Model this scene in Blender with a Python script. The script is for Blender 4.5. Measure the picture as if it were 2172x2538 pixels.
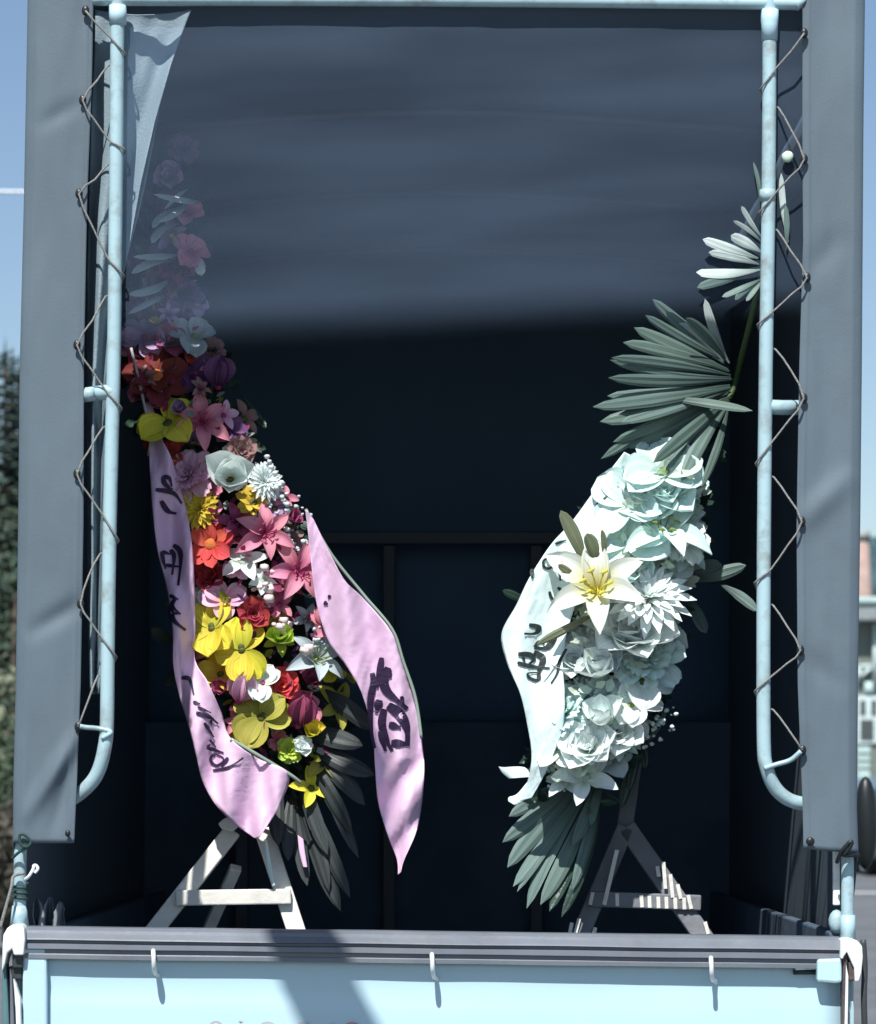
import bpy, bmesh, math, random
from mathutils import Vector, Matrix, noise
random.seed(7)
R = math.radians
scene = bpy.context.scene
for o in list(bpy.data.objects): bpy.data.objects.remove(o)
COL = scene.collection

# ------------------------------------------------------------------ camera
D, ZC, HOR, PPM = 6.0, 1.40, 1982.0, 1273.0     # distance, eye height, horizon row, pixels per metre at the tailgate
cd = bpy.data.cameras.new('camera'); cam = bpy.data.objects.new('camera', cd); COL.objects.link(cam)
cam.location = (0, -D, ZC); cam.rotation_euler = (R(90), 0, 0)
cd.sensor_fit = 'HORIZONTAL'; cd.sensor_width = 36.0; cd.lens = 36.0*D/(2172/PPM)
cd.shift_y = (HOR-1269)/2172.0
cd.clip_start = 0.1; cd.clip_end = 6000
cd.dof.use_dof = True; cd.dof.focus_distance = D+0.25; cd.dof.aperture_fstop = 9
scene.camera = cam
# ------------------------------------------------------------------ sky, sun, exposure
SUND = Vector((0.17, 0.70, -1.0)).normalized()     # the way the light travels
w = bpy.data.worlds.new('World'); scene.world = w; w.use_nodes = True
nt = w.node_tree; bg = nt.nodes['Background']
sk = nt.nodes.new('ShaderNodeTexSky'); sk.sky_type = 'NISHITA'; sk.sun_disc = False
sk.sun_elevation = math.asin(-SUND.z); sk.sun_rotation = math.atan2(-SUND.x, -SUND.y)
sk.air_density = 1.0; sk.dust_density = 0.3; sk.ozone_density = 2.0
nt.links.new(sk.outputs[0], bg.inputs[0]); bg.inputs[1].default_value = 0.085
sd = bpy.data.lights.new('sun', 'SUN'); sd.energy = 5.0; sd.angle = R(0.53); sd.color = (1.0, 0.97, 0.92)
sun = bpy.data.objects.new('sun', sd); COL.objects.link(sun)
sun.rotation_euler = SUND.to_track_quat('-Z', 'Y').to_euler(); sun.location = (-3, -8, 12)
scene.view_settings.view_transform = 'Standard'; scene.view_settings.look = 'None'
scene.view_settings.exposure = 0.42; scene.view_settings.gamma = 1.0
try: scene.view_settings.use_curve_mapping = False
except Exception: pass

# ------------------------------------------------------------------ helpers
def P(x, y, Y=0.0):
    s = (D+Y)/D
    return Vector(((x-1086)/PPM*s, Y, ZC+(HOR-y)/PPM*s))
def ML(px, Y=0.0): return px/PPM*(D+Y)/D
def lerp_tab(tab, y):
    if y <= tab[0][0]: return tab[0][1:]
    for a, b in zip(tab, tab[1:]):
        if y <= b[0]:
            t = (y-a[0])/(b[0]-a[0]); return tuple(p+(q-p)*t for p, q in zip(a[1:], b[1:]))
    return tab[-1][1:]

MATS = {}
def mat(name, col, rough=0.6, metal=0.0, var=0.12, vs=6.0, bump=0.0, bs=60.0, spec=0.4, transl=0.0, dirt=None, dirt_amt=0.0, dirt_scale=5.0, coat=0.0, coord='Object'):
    if name in MATS: return MATS[name]
    m = bpy.data.materials.new(name); m.use_nodes = True; t = m.node_tree; L = t.links.new
    b = t.nodes['Principled BSDF']; b.inputs['Roughness'].default_value = rough; b.inputs['Metallic'].default_value = metal
    b.inputs['Specular IOR Level'].default_value = spec; b.inputs['Coat Weight'].default_value = coat
    tc = t.nodes.new('ShaderNodeTexCoord')
    n = t.nodes.new('ShaderNodeTexNoise'); n.inputs['Scale'].default_value = vs; n.inputs['Detail'].default_value = 5
    L(tc.outputs[coord], n.inputs['Vector'])
    cr = t.nodes.new('ShaderNodeValToRGB'); cr.color_ramp.elements[0].position = 0.3; cr.color_ramp.elements[1].position = 0.7
    cr.color_ramp.elements[0].color = tuple(c*(1-var) for c in col)+(1,); cr.color_ramp.elements[1].color = tuple(min(1, c*(1+var)) for c in col)+(1,)
    L(n.outputs[0], cr.inputs[0]); out = cr.outputs[0]
    if dirt:
        n2 = t.nodes.new('ShaderNodeTexNoise'); n2.inputs['Scale'].default_value = dirt_scale; n2.inputs['Detail'].default_value = 9; n2.inputs['Roughness'].default_value = 0.7
        L(tc.outputs[coord], n2.inputs['Vector'])
        r2 = t.nodes.new('ShaderNodeMapRange'); r2.inputs[1].default_value = 0.5; r2.inputs[2].default_value = 0.78; r2.inputs[4].default_value = dirt_amt
        L(n2.outputs[0], r2.inputs[0])
        mx = t.nodes.new('ShaderNodeMix'); mx.data_type = 'RGBA'; L(r2.outputs[0], mx.inputs[0]); L(out, mx.inputs[6]); mx.inputs[7].default_value = tuple(dirt)+(1,)
        out = mx.outputs[2]
    L(out, b.inputs['Base Color'])
    if bump:
        n3 = t.nodes.new('ShaderNodeTexNoise'); n3.inputs['Scale'].default_value = bs; n3.inputs['Detail'].default_value = 6
        L(tc.outputs[coord], n3.inputs['Vector'])
        bp = t.nodes.new('ShaderNodeBump'); bp.inputs['Strength'].default_value = bump; bp.inputs['Distance'].default_value = 0.01
        L(n3.outputs[0], bp.inputs['Height']); L(bp.outputs[0], b.inputs['Normal'])
    if transl:
        tr = t.nodes.new('ShaderNodeBsdfTranslucent'); L(out, tr.inputs[0])
        ms = t.nodes.new('ShaderNodeMixShader'); ms.inputs[0].default_value = transl
        L(b.outputs[0], ms.inputs[1]); L(tr.outputs[0], ms.inputs[2]); L(ms.outputs[0], t.nodes['Material Output'].inputs[0])
    MATS[name] = m; return m

def petal_mat(name, base, tip, rough=0.68, transl=0.25, veins=0.16):
    if name in MATS: return MATS[name]
    m = bpy.data.materials.new(name); m.use_nodes = True; t = m.node_tree; L = t.links.new
    b = t.nodes['Principled BSDF']; b.inputs['Roughness'].default_value = rough; b.inputs['Specular IOR Level'].default_value = 0.22
    uv = t.nodes.new('ShaderNodeUVMap'); sp = t.nodes.new('ShaderNodeSeparateXYZ'); L(uv.outputs[0], sp.inputs[0])
    cr = t.nodes.new('ShaderNodeValToRGB'); cr.color_ramp.elements[0].position = 0.05; cr.color_ramp.elements[1].position = 0.55
    cr.color_ramp.elements[0].color = tuple(base)+(1,); cr.color_ramp.elements[1].color = tuple(tip)+(1,)
    L(sp.outputs[1], cr.inputs[0])
    mp = t.nodes.new('ShaderNodeMapping'); mp.inputs['Scale'].default_value = (16, 1.4, 1); L(uv.outputs[0], mp.inputs[0])
    oi = t.nodes.new('ShaderNodeObjectInfo')
    n = t.nodes.new('ShaderNodeTexNoise'); n.noise_dimensions = '4D'; n.inputs['Scale'].default_value = 1.0; n.inputs['Detail'].default_value = 3
    L(mp.outputs[0], n.inputs['Vector']); mm = t.nodes.new('ShaderNodeMath'); mm.operation = 'MULTIPLY'; mm.inputs[1].default_value = 20
    L(oi.outputs['Random'], mm.inputs[0]); L(mm.outputs[0], n.inputs['W'])
    hs = t.nodes.new('ShaderNodeHueSaturation'); L(cr.outputs[0], hs.inputs['Color'])
    r = t.nodes.new('ShaderNodeMapRange'); r.inputs[1].default_value = 0.25; r.inputs[2].default_value = 0.75; r.inputs[3].default_value = 1-veins*1.6; r.inputs[4].default_value = 1+veins*0.4
    L(n.outputs[0], r.inputs[0]); L(r.outputs[0], hs.inputs['Value']); hr = t.nodes.new('ShaderNodeMapRange'); hr.inputs[3].default_value = 0.485; hr.inputs[4].default_value = 0.515; L(oi.outputs['Random'], hr.inputs[0]); L(hr.outputs[0], hs.inputs['Hue']); sr = t.nodes.new('ShaderNodeMapRange'); sr.inputs[3].default_value = 1.05; sr.inputs[4].default_value = 0.8; L(n.outputs[0], sr.inputs[0]); L(sr.outputs[0], hs.inputs['Saturation'])
    L(hs.outputs[0], b.inputs['Base Color'])
    bp = t.nodes.new('ShaderNodeBump'); bp.inputs['Strength'].default_value = 0.25; bp.inputs['Distance'].default_value = 0.003; L(n.outputs[0], bp.inputs['Height']); L(bp.outputs[0], b.inputs['Normal'])
    tr = t.nodes.new('ShaderNodeBsdfTranslucent'); L(hs.outputs[0], tr.inputs[0])
    ms = t.nodes.new('ShaderNodeMixShader'); ms.inputs[0].default_value = transl
    L(b.outputs[0], ms.inputs[1]); L(tr.outputs[0], ms.inputs[2]); L(ms.outputs[0], t.nodes['Material Output'].inputs[0])
    MATS[name] = m; return m

def thing(name, label, cat, loc=(0, 0, 0), group=None):
    e = bpy.data.objects.new(name, None); COL.objects.link(e); e.location = loc; e.empty_display_size = 0.1
    e['label'] = label; e['category'] = cat
    if group: e['group'] = group
    return e
def tag(o, label, cat, group=None):
    o['label'] = label; o['category'] = cat
    if group: o['group'] = group
    return o
def hang(o, parent):
    if parent is not None:
        o.parent = parent
        if parent.parent is None: o.matrix_parent_inverse = Matrix.Translation(-Vector(parent.location))
    return o
def mesh(name, vs, fs, m, smooth=True, uv=None):
    me = bpy.data.meshes.new(name); me.from_pydata([tuple(v) for v in vs], [], fs)
    bm = bmesh.new(); bm.from_mesh(me); bmesh.ops.recalc_face_normals(bm, faces=bm.faces)
    if uv is not None:
        lay = bm.loops.layers.uv.new('UVMap'); bm.verts.ensure_lookup_table()
        for f in bm.faces:
            for l in f.loops: l[lay].uv = uv[l.vert.index]
    bm.to_mesh(me); bm.free()
    if smooth:
        for p in me.polygons: p.use_smooth = True
    me.materials.append(m); return me
def put(name, me, parent=None, mw=None):
    o = bpy.data.objects.new(name, me); COL.objects.link(o)
    if mw is not None: o.matrix_basis = mw
    return hang(o, parent)
def obj(name, geo, m, parent=None, smooth=True, bevel=0, solid=0, uv=None):
    vs, fs = geo
    o = put(name, mesh(name, vs, fs, m, smooth, uv), parent)
    if solid:
        d = o.modifiers.new('thickness', 'SOLIDIFY'); d.thickness = solid; d.offset = 0
    if bevel:
        d = o.modifiers.new('bevel', 'BEVEL'); d.width = bevel; d.segments = 2; d.limit_method = 'ANGLE'
        for p in o.data.polygons: p.use_smooth = False
    return o
def join(*gs):
    V, F = [], []
    for vs, fs in gs:
        k = len(V); V += list(vs); F += [tuple(i+k for i in f) for f in fs]
    return V, F
def box(x0, x1, y0, y1, z0, z1):
    v = [Vector((x, y, z)) for x in (x0, x1) for y in (y0, y1) for z in (z0, z1)]
    return v, [(0, 1, 3, 2), (4, 6, 7, 5), (0, 4, 5, 1), (2, 3, 7, 6), (0, 2, 6, 4), (1, 5, 7, 3)]
def pbox(x0, y0, x1, y1, Y0, Y1):      # box given by a pixel rectangle at its front depth
    a = P(x0, y1, Y0); b = P(x1, y0, Y0); return box(a.x, b.x, Y0, Y1, a.z, b.z)
def prism(pts, Y0, Y1):
    n = len(pts); a = [P(x, y, Y0) for x, y in pts]; b = [Vector((p.x, Y1, p.z)) for p in a]
    return a+b, [tuple(range(n)), tuple(range(2*n-1, n-1, -1))]+[(i, (i+1) % n, n+(i+1) % n, n+i) for i in range(n)]
def smooth_path(pts, k=6):
    pts = [Vector(p) for p in pts]
    if len(pts) < 3: return pts
    out = []
    for i in range(len(pts)-1):
        p0 = pts[max(i-1, 0)]; p1 = pts[i]; p2 = pts[i+1]; p3 = pts[min(i+2, len(pts)-1)]
        for j in range(k):
            t = j/k
            out.append(0.5*((2*p1)+(-p0+p2)*t+(2*p0-5*p1+4*p2-p3)*t*t+(-p0+3*p1-3*p2+p3)*t**3))
    out.append(pts[-1]); return out
def tube(pts, r, n=12, k=0):
    if k: pts = smooth_path(pts, k)
    pts = [Vector(p) for p in pts]; N = len(pts); V, F = [], []
    rf = r if callable(r) else (lambda t: r)
    up = Vector((0.13, 0.31, 0.94)).normalized(); last = None
    for i, p in enumerate(pts):
        d = (pts[min(i+1, N-1)]-pts[max(i-1, 0)]).normalized()
        u = last if last else (up if abs(d.dot(up)) < 0.9 else Vector((1, 0, 0)))
        u = (u-d*u.dot(d)).normalized(); last = u; v = d.cross(u); q = rf(i/max(1, N-1))
        for a in range(n):
            t = 2*math.pi*a/n; V.append(p+u*math.cos(t)*q+v*math.sin(t)*q)
    for i in range(N-1):
        for a in range(n): F.append((i*n+a, i*n+(a+1) % n, (i+1)*n+(a+1) % n, (i+1)*n+a))
    F.append(tuple(range(n))[::-1]); F.append(tuple((N-1)*n+a for a in range(n)))
    return V, F
def beam(a, b, w, t, wdir=None):
    a = Vector(a); b = Vector(b); d = (b-a).normalized()
    u = (wdir or Vector((1, 0, 0))); u = (u-d*u.dot(d)).normalized(); v = d.cross(u)
    V = [p+u*su*w/2+v*sv*t/2 for p in (a, b) for su, sv in ((-1, -1), (1, -1), (1, 1), (-1, 1))]
    return V, [(0, 3, 2, 1), (4, 5, 6, 7)]+[(i, (i+1) % 4, 4+(i+1) % 4, 4+i) for i in range(4)]
def grid(nu, nv, f):
    V = [f(i/nu, j/nv) for j in range(nv+1) for i in range(nu+1)]
    F = [(j*(nu+1)+i, j*(nu+1)+i+1, (j+1)*(nu+1)+i+1, (j+1)*(nu+1)+i) for j in range(nv) for i in range(nu)]
    return V, F
def nz(x, y, z=0.0): return noise.noise(Vector((x, y, z)))
def ball(c, r, seg=10, rings=7, sq=(1, 1, 1), rough=0.0, seed=0.0):
    V, F = [], []
    for j in range(rings+1):
        a = math.pi*j/rings
        for i in range(seg):
            b = 2*math.pi*i/seg
            d = Vector((math.sin(a)*math.cos(b), math.sin(a)*math.sin(b), math.cos(a)))
            q = r*(1+rough*nz(d.x*2+seed, d.y*2, d.z*2))
            V.append(Vector(c)+Vector((d.x*sq[0], d.y*sq[1], d.z*sq[2]))*q)
    for j in range(rings):
        for i in range(seg): F.append((j*seg+i, j*seg+(i+1) % seg, (j+1)*seg+(i+1) % seg, (j+1)*seg+i))
    return V, F

# ------------------------------------------------------------------ materials
M_ASPH = mat('asphalt', (0.115, 0.125, 0.135), 0.9, var=0.2, vs=1.2, bump=0.4, bs=40, dirt=(0.17, 0.17, 0.17), dirt_amt=0.5, dirt_scale=0.4)
M_GROUND = mat('field_ground', (0.09, 0.11, 0.055), 0.95, var=0.35, vs=0.15, bump=0.6, bs=3)
M_PAINT = mat('road_paint', (0.7, 0.7, 0.68), 0.7, var=0.1)
M_TARP = mat('grey_tarpaulin', (0.102, 0.138, 0.170), 0.62, var=0.05, vs=3.0, bump=0.06, bs=260, spec=0.35, dirt=(0.085, 0.11, 0.125), dirt_amt=0.7, dirt_scale=5.5)
M_TARPIN = mat('tarpaulin_lining', (0.085, 0.155, 0.235), 0.7, var=0.1, vs=3.0, bump=0.2, bs=150, transl=0.0)
M_FLAP = mat('pale_tarpaulin', (0.30, 0.40, 0.46), 0.5, var=0.06, vs=4.0, bump=0.2, bs=200, transl=0.25)
M_BLUE = mat('pale_blue_paint', (0.36, 0.52, 0.57), 0.38, var=0.05, vs=7, spec=0.5, dirt=(0.17, 0.13, 0.10), dirt_amt=0.8, dirt_scale=17, bump=0.06, bs=30)
M_WHITE = mat('tailgate_paint', (0.46, 0.66, 0.745), 0.34, var=0.03, vs=3, spec=0.5, dirt=(0.50, 0.60, 0.62), dirt_amt=0.5, dirt_scale=4.5, coat=0.2)
M_WHITE2 = mat('bracket_paint', (0.82, 0.86, 0.86), 0.35, var=0.04, vs=6, spec=0.5, dirt=(0.30, 0.24, 0.20), dirt_amt=0.6, dirt_scale=16)
M_RAIL = mat('rail_metal', (0.135, 0.155, 0.185), 0.42, var=0.12, vs=9, spec=0.5, dirt=(0.22, 0.21, 0.22), dirt_amt=0.7, dirt_scale=7, bump=0.05, bs=70)
M_STEEL = mat('dark_steel', (0.05, 0.06, 0.065), 0.5, metal=0.2, var=0.2, bump=0.1)
M_BLACK = mat('black_plastic', (0.012, 0.016, 0.018), 0.4, var=0.1)
M_BED = mat('bed_interior', (0.07, 0.105, 0.15), 0.8, var=0.2, vs=5, bump=0.15, bs=30)
M_ROPE = mat('lacing_rope', (0.24, 0.24, 0.23), 0.85, var=0.2, vs=200, bump=0.5, bs=500)
M_RUBBER = mat('rubber', (0.02, 0.02, 0.02), 0.8)
M_GLASSD = mat('cab_glass', (0.02, 0.028, 0.05), 0.12, spec=0.6)
M_LEAF = mat('dark_leaf', (0.030, 0.062, 0.045), 0.36, var=0.35, vs=14, spec=0.5, transl=0.12, bump=0.2, bs=90)
M_STEM = mat('green_stem', (0.05, 0.09, 0.03), 0.6)
M_CORE = mat('moss_core', (0.018, 0.026, 0.020), 0.95, var=0.4, vs=30, bump=0.8, bs=60)
M_PINKR = mat('pink_satin', (0.86, 0.60, 0.82), 0.42, var=0.05, vs=7, spec=0.35, transl=0.15, bump=0.05, bs=300)
M_WHITER = mat('white_satin', (0.78, 0.94, 0.94), 0.42, var=0.04, vs=7, spec=0.35, transl=0.12, bump=0.05, bs=300)
M_INKP = mat('purple_ink', (0.030, 0.016, 0.055), 0.6, var=0.15)
M_INKB = mat('black_ink', (0.02, 0.03, 0.03), 0.6, var=0.15)
M_WOODW = mat('sunlit_wood', (0.72, 0.71, 0.66), 0.6, var=0.08, vs=12, bump=0.15, bs=70, dirt=(0.45, 0.43, 0.38), dirt_amt=0.5, dirt_scale=14)
M_WOODG = mat('grey_wood', (0.17, 0.18, 0.20), 0.7, var=0.2, vs=12, bump=0.2, bs=70)
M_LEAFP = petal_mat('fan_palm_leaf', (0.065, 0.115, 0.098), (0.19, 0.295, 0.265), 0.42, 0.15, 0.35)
M_LEAFW = petal_mat('sunlit_palm_leaf', (0.26, 0.36, 0.33), (0.66, 0.78, 0.75), 0.5, 0.2, 0.3)  # paler copy of the palm leaf, sunlit gloss put into its colour
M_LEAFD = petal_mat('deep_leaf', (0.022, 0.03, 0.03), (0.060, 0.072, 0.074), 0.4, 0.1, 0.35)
PET = {
 'white': petal_mat('petal_white', (0.74, 0.86, 0.70), (0.86, 0.95, 0.94)),
 'aqua': petal_mat('petal_aqua_white', (0.70, 0.88, 0.74), (0.72, 0.94, 0.92), transl=0.18),
 'cream': petal_mat('petal_cream', (0.78, 0.74, 0.18), (0.80, 0.84, 0.76)),
 'grey': petal_mat('petal_silver', (0.36, 0.44, 0.40), (0.52, 0.62, 0.66)),
 'pink': petal_mat('petal_pink', (0.78, 0.28, 0.48), (0.90, 0.56, 0.76)),
 'hot': petal_mat('petal_rose_pink', (0.52, 0.05, 0.17), (0.84, 0.30, 0.43)),
 'mag': petal_mat('petal_magenta', (0.25, 0.03, 0.11), (0.42, 0.07, 0.19)),
 'purp': petal_mat('petal_purple', (0.10, 0.03, 0.13), (0.23, 0.10, 0.26)),
 'lil': petal_mat('petal_lilac', (0.30, 0.18, 0.38), (0.50, 0.34, 0.58)),
 'red': petal_mat('petal_red', (0.50, 0.05, 0.01), (0.80, 0.05, 0.04)),
 'crim': petal_mat('petal_crimson', (0.28, 0.01, 0.02), (0.52, 0.03, 0.06)),
 'dred': petal_mat('petal_dark_red', (0.20, 0.02, 0.02), (0.26, 0.03, 0.03)),
 'yel': petal_mat('petal_yellow', (0.62, 0.58, 0.02), (0.90, 0.80, 0.02)),
 'gold': petal_mat('petal_golden', (0.60, 0.34, 0.02), (0.78, 0.56, 0.02)),
 'oli': petal_mat('petal_olive_yellow', (0.30, 0.32, 0.03), (0.48, 0.46, 0.06)),
 'lime': petal_mat('petal_lime', (0.30, 0.45, 0.03), (0.52, 0.70, 0.06)),
 'brn': petal_mat('petal_dusty_rose', (0.22, 0.09, 0.09), (0.38, 0.22, 0.21)),
}
M_EYE = {'dark': mat('throat_dark', (0.07, 0.08, 0.01), 0.6), 'orange': mat('disc_orange', (0.75, 0.22, 0.06), 0.7, bump=0.5, bs=400),
         'yellow': mat('disc_yellow', (0.75, 0.66, 0.08), 0.7, bump=0.5, bs=400), 'green': mat('disc_green', (0.22, 0.30, 0.08), 0.7, bump=0.4, bs=300),
         'grey': mat('disc_grey', (0.40, 0.46, 0.42), 0.7), 'mag': mat('throat_magenta', (0.30, 0.03, 0.12), 0.6)}

def vinyl_mat():
    m = bpy.data.materials.new('clear_vinyl'); m.use_nodes = True; t = m.node_tree; L = t.links.new
    b = t.nodes['Principled BSDF']; b.inputs['Base Color'].default_value = (0.31, 0.45, 0.68, 1); b.inputs['Roughness'].default_value = 0.7; b.inputs['Specular IOR Level'].default_value = 0.15
    tp = t.nodes.new('ShaderNodeBsdfTransparent'); tp.inputs[0].default_value = (1.0, 1.0, 1.0, 1)
    uv = t.nodes.new('ShaderNodeUVMap'); sp = t.nodes.new('ShaderNodeSeparateXYZ'); L(uv.outputs[0], sp.inputs[0])
    mp = t.nodes.new('ShaderNodeMapping'); mp.inputs['Scale'].default_value = (1.7, 4.6, 1); mp.inputs['Location'].default_value = (0.6, 0.3, 0); L(uv.outputs[0], mp.inputs[0])
    n = t.nodes.new('ShaderNodeTexNoise'); n.inputs['Scale'].default_value = 1.0; n.inputs['Detail'].default_value = 2.5; L(mp.outputs[0], n.inputs['Vector'])
    r = t.nodes.new('ShaderNodeMapRange'); r.inputs[1].default_value = 0.35; r.inputs[2].default_value = 0.65; r.inputs[3].default_value = 0.075; r.inputs[4].default_value = 0.125; L(n.outputs[0], r.inputs[0])  # soft opacity streaks stand in for reflections on the sheet
    e = t.nodes.new('ShaderNodeMapRange'); e.interpolation_type = 'SMOOTHSTEP'; e.inputs[1].default_value = 1.0; e.inputs[2].default_value = 0.84; e.inputs[3].default_value = 0.01; e.inputs[4].default_value = 1.0; L(sp.outputs[1], e.inputs[0])
    mu = t.nodes.new('ShaderNodeMath'); mu.operation = 'MULTIPLY'; L(r.outputs[0], mu.inputs[0]); L(e.outputs[0], mu.inputs[1])
    ms = t.nodes.new('ShaderNodeMixShader'); L(mu.outputs[0], ms.inputs[0]); L(tp.outputs[0], ms.inputs[1]); L(b.outputs[0], ms.inputs[2])
    L(ms.outputs[0], t.nodes['Material Output'].inputs[0]); return m
M_VINYL = vinyl_mat()

# ------------------------------------------------------------------ ground, road, hills
o = obj('ground', grid(1, 1, lambda u, v: Vector((-2500+5000*u, -60+4000*v, -0.012))), M_GROUND, smooth=False); o['kind'] = 'structure'
o = obj('road', grid(1, 1, lambda u, v: Vector((-5.6+26*u, -40+130*v, 0.0))), M_ASPH, smooth=False); o['kind'] = 'structure'
o = obj('road_marking', join(*[grid(1, 1, lambda u, v, x=x: Vector((x+0.14*u, -40+125*v, 0.004))) for x in (-5.2, 9.6)],
        grid(1, 1, lambda u, v: Vector((6.0+9*u, 40+0.5*v, 0.004)))), M_PAINT, smooth=False); o['kind'] = 'structure'
o = obj('kerb', box(-5.9, -5.6, -40, 90, -0.01, 0.14), mat('kerb_concrete', (0.30, 0.31, 0.30), 0.9, var=0.15, bump=0.3), bevel=0.02); o['kind'] = 'structure'
M_HILL = mat('far_forest', (0.035, 0.075, 0.085), 0.95, var=0.45, vs=0.06, bump=1.0, bs=0.2)
def hillf(u, v):
    x = -900+1800*u; y = 900+500*v
    h = 105+34*nz(x*0.004, 3.1)+14*nz(x*0.014, 7.7)+5*nz(x*0.06, 1.2)
    return Vector((x, y, h*math.sin(min(1, v*1.25)*math.pi/2)*1.0-2+ (6*nz(x*0.03, y*0.03) if v > 0 else 0)))
o = obj('hills', grid(220, 16, hillf), M_HILL); o['kind'] = 'structure'
# bank on the left
M_BANK = mat('grassy_bank', (0.11, 0.135, 0.075), 0.95, var=0.45, vs=0.8, bump=0.8, bs=6, dirt=(0.20, 0.20, 0.15), dirt_amt=0.6, dirt_scale=0.6)
o = obj('grassy_bank', grid(20, 40, lambda u, v: Vector((-6.2-16*u, -10+90*v, 2.6*u**0.8*(1+0.3*nz(u*4, v*20))-0.01))), M_BANK); o['kind'] = 'structure'

# ------------------------------------------------------------------ cargo truck
TILT = lambda x: (x-55)/2030*26.0          # the truck stands a little askew in the picture
truck = thing('cargo_truck', 'pale blue cargo truck with open back, white tailgate and pipe frame for a tarpaulin', 'truck', (0, 1.3, 0))
obj('bed_floor', box(-0.80, 0.80, 0.03, 2.72, 0.76, 0.82), M_BED, truck, smooth=False)
for s in (-1, 1): obj('side_board', box(s*0.780-0.012, s*0.780+0.012, 0.05, 2.72, 0.80, 1.14), M_BED, truck, bevel=0.004)
def railgeo():
    prof = [(2296, 0.03), (2297, -0.006), (2304, -0.016), (2312, -0.018), (2324, -0.028), (2327, -0.030), (2330, -0.020), (2335, -0.020), (2338, -0.028), (2350, -0.029), (2353, -0.022), (2361, -0.022), (2364, -0.024), (2374, -0.024), (2377, 0.03)]
    xs = [56+i*(2084-56)/24 for i in range(25)]; V, F = [], []; n = len(prof)
    for x in xs:
        for y, Y in prof:
            p = P(x, y+TILT(x)+1.6*nz(x*0.004, y*0.05), 0); V.append(Vector((p.x, Y+0.0015*nz(x*0.006, 4), p.z)))
    for i in range(24):
        for j in range(n): F.append((i*n+j, i*n+(j+1) % n, (i+1)*n+(j+1) % n, (i+1)*n+j))
    F.append(tuple(range(n))); F.append(tuple(24*n+j for j in range(n))[::-1]); return V, F
rail = obj('top_rail', railgeo(), M_RAIL, truck, smooth=False)
tg = obj('tailgate', grid(40, 16, lambda u, v: (lambda x, y: Vector((P(x, 0).x, 0.001+0.0016*nz(x*0.003, y*0.004)+(0.004*math.exp(-((y-2452)/16)**2)), P(x, y).z)))(58+2026*u, 2360+TILT(58+2026*u)+460*v)), M_WHITE, truck)
tg.modifiers.new('thickness', 'SOLIDIFY').thickness = 0.02; tg.modifiers[0].offset = -1 if tg.data.polygons[0].normal.y < 0 else 1
obj('corner_stile', prism([(56, 2344), (116, 2344), (117, 2830), (52, 2830)], -0.022, -0.001), M_WHITE, tg, bevel=0.005)
obj('corner_stile', prism([(2026, 2378), (2088, 2376), (2088, 2436), (2072, 2438), (2026, 2434)], -0.034, -0.001), M_WHITE, tg, bevel=0.005)
obj('lock_pin', tube([P(1972, 2401, -0.02), P(2027, 2399, -0.02)], 0.0035, 8), M_BLUE, tg)
obj('lock_bracket', pbox(1968, 2405, 2024, 2416, -0.012, 0.001), M_STEEL, tg)
for x in (382, 1073, 1765):
    d = TILT(x)
    obj('rope_hook', tube([P(x-2, 2358+d-6, -0.02), P(x-2, 2362+d-6, -0.046), P(x-1, 2376+d-6, -0.052), P(x, 2400+d-6, -0.046), P(x+3, 2414+d-6, -0.026), P(x+7, 2416+d-6, -0.008), P(x+10, 2420+d-6, 0.002)], 0.0046, 8, 5), M_WHITE2, tg)
# faint lettering whose top just shows at the lower edge of the picture
LETG = mat('faded_grey_print', (0.40, 0.42, 0.46), 0.6); LETR = mat('faded_red_print', (0.62, 0.25, 0.28), 0.6)
def arc(cx, cy, rx, ry, w, a0=200, a1=340, n=8):
    V, F = [], []
    for i in range(n+1):
        a = R(a0+(a1-a0)*i/n)
        for q in (-0.5, 0.5):
            p = P(cx+(rx+w*q)*math.cos(a), cy+(ry+w*q)*math.sin(a)); V.append(Vector((p.x, -0.0065, p.z)))
    for i in range(n): F.append((2*i, 2*i+1, 2*i+3, 2*i+2))
    return V, F
obj('lettering', join(arc(536, 2549, 16, 16, 6), arc(596, 2552, 10, 20, 5, 250, 290), arc(604, 2552, 18, 18, 5, 240, 270), arc(664, 2548, 18, 13, 7, 200, 340), arc(752, 2549, 17, 14, 6), arc(828, 2552, 14, 12, 5)), LETG, tg, smooth=False)
obj('lettering', join(arc(872, 2552, 16, 17, 5), arc(884, 2554, 9, 15, 5)), LETR, tg, smooth=False)
# corner brackets and latches
obj('corner_bracket', prism([(6, 2345), (8, 2318), (18, 2300), (30, 2293), (52, 2292), (60, 2302), (62, 2330), (58, 2368), (34, 2368), (30, 2352), (18, 2362), (12, 2390), (4, 2410)], -0.045, 0.02), M_WHITE2, truck, bevel=0.006)
obj('latch', join(pbox(30, 2366, 56, 2400, -0.03, 0.02), pbox(22, 2395, 54, 2428, -0.02, 0.02)), M_STEEL, truck, bevel=0.003)
obj('latch_lever', prism([(32, 2425), (40, 2440), (50, 2475), (52, 2560), (40, 2560), (38, 2500)], -0.04, -0.02), M_WHITE2, truck, bevel=0.003)
obj('latch_lever', prism([(5, 2400), (14, 2385), (20, 2470), (24, 2560), (4, 2560)], -0.03, 0.02), mat('latch_teal', (0.10, 0.20, 0.22), 0.4), truck, bevel=0.004)
obj('lever_grip', prism([(24, 2400), (30, 2420), (36, 2560), (25, 2560)], -0.034, 0.01), M_RAIL, truck, bevel=0.003)
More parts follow.
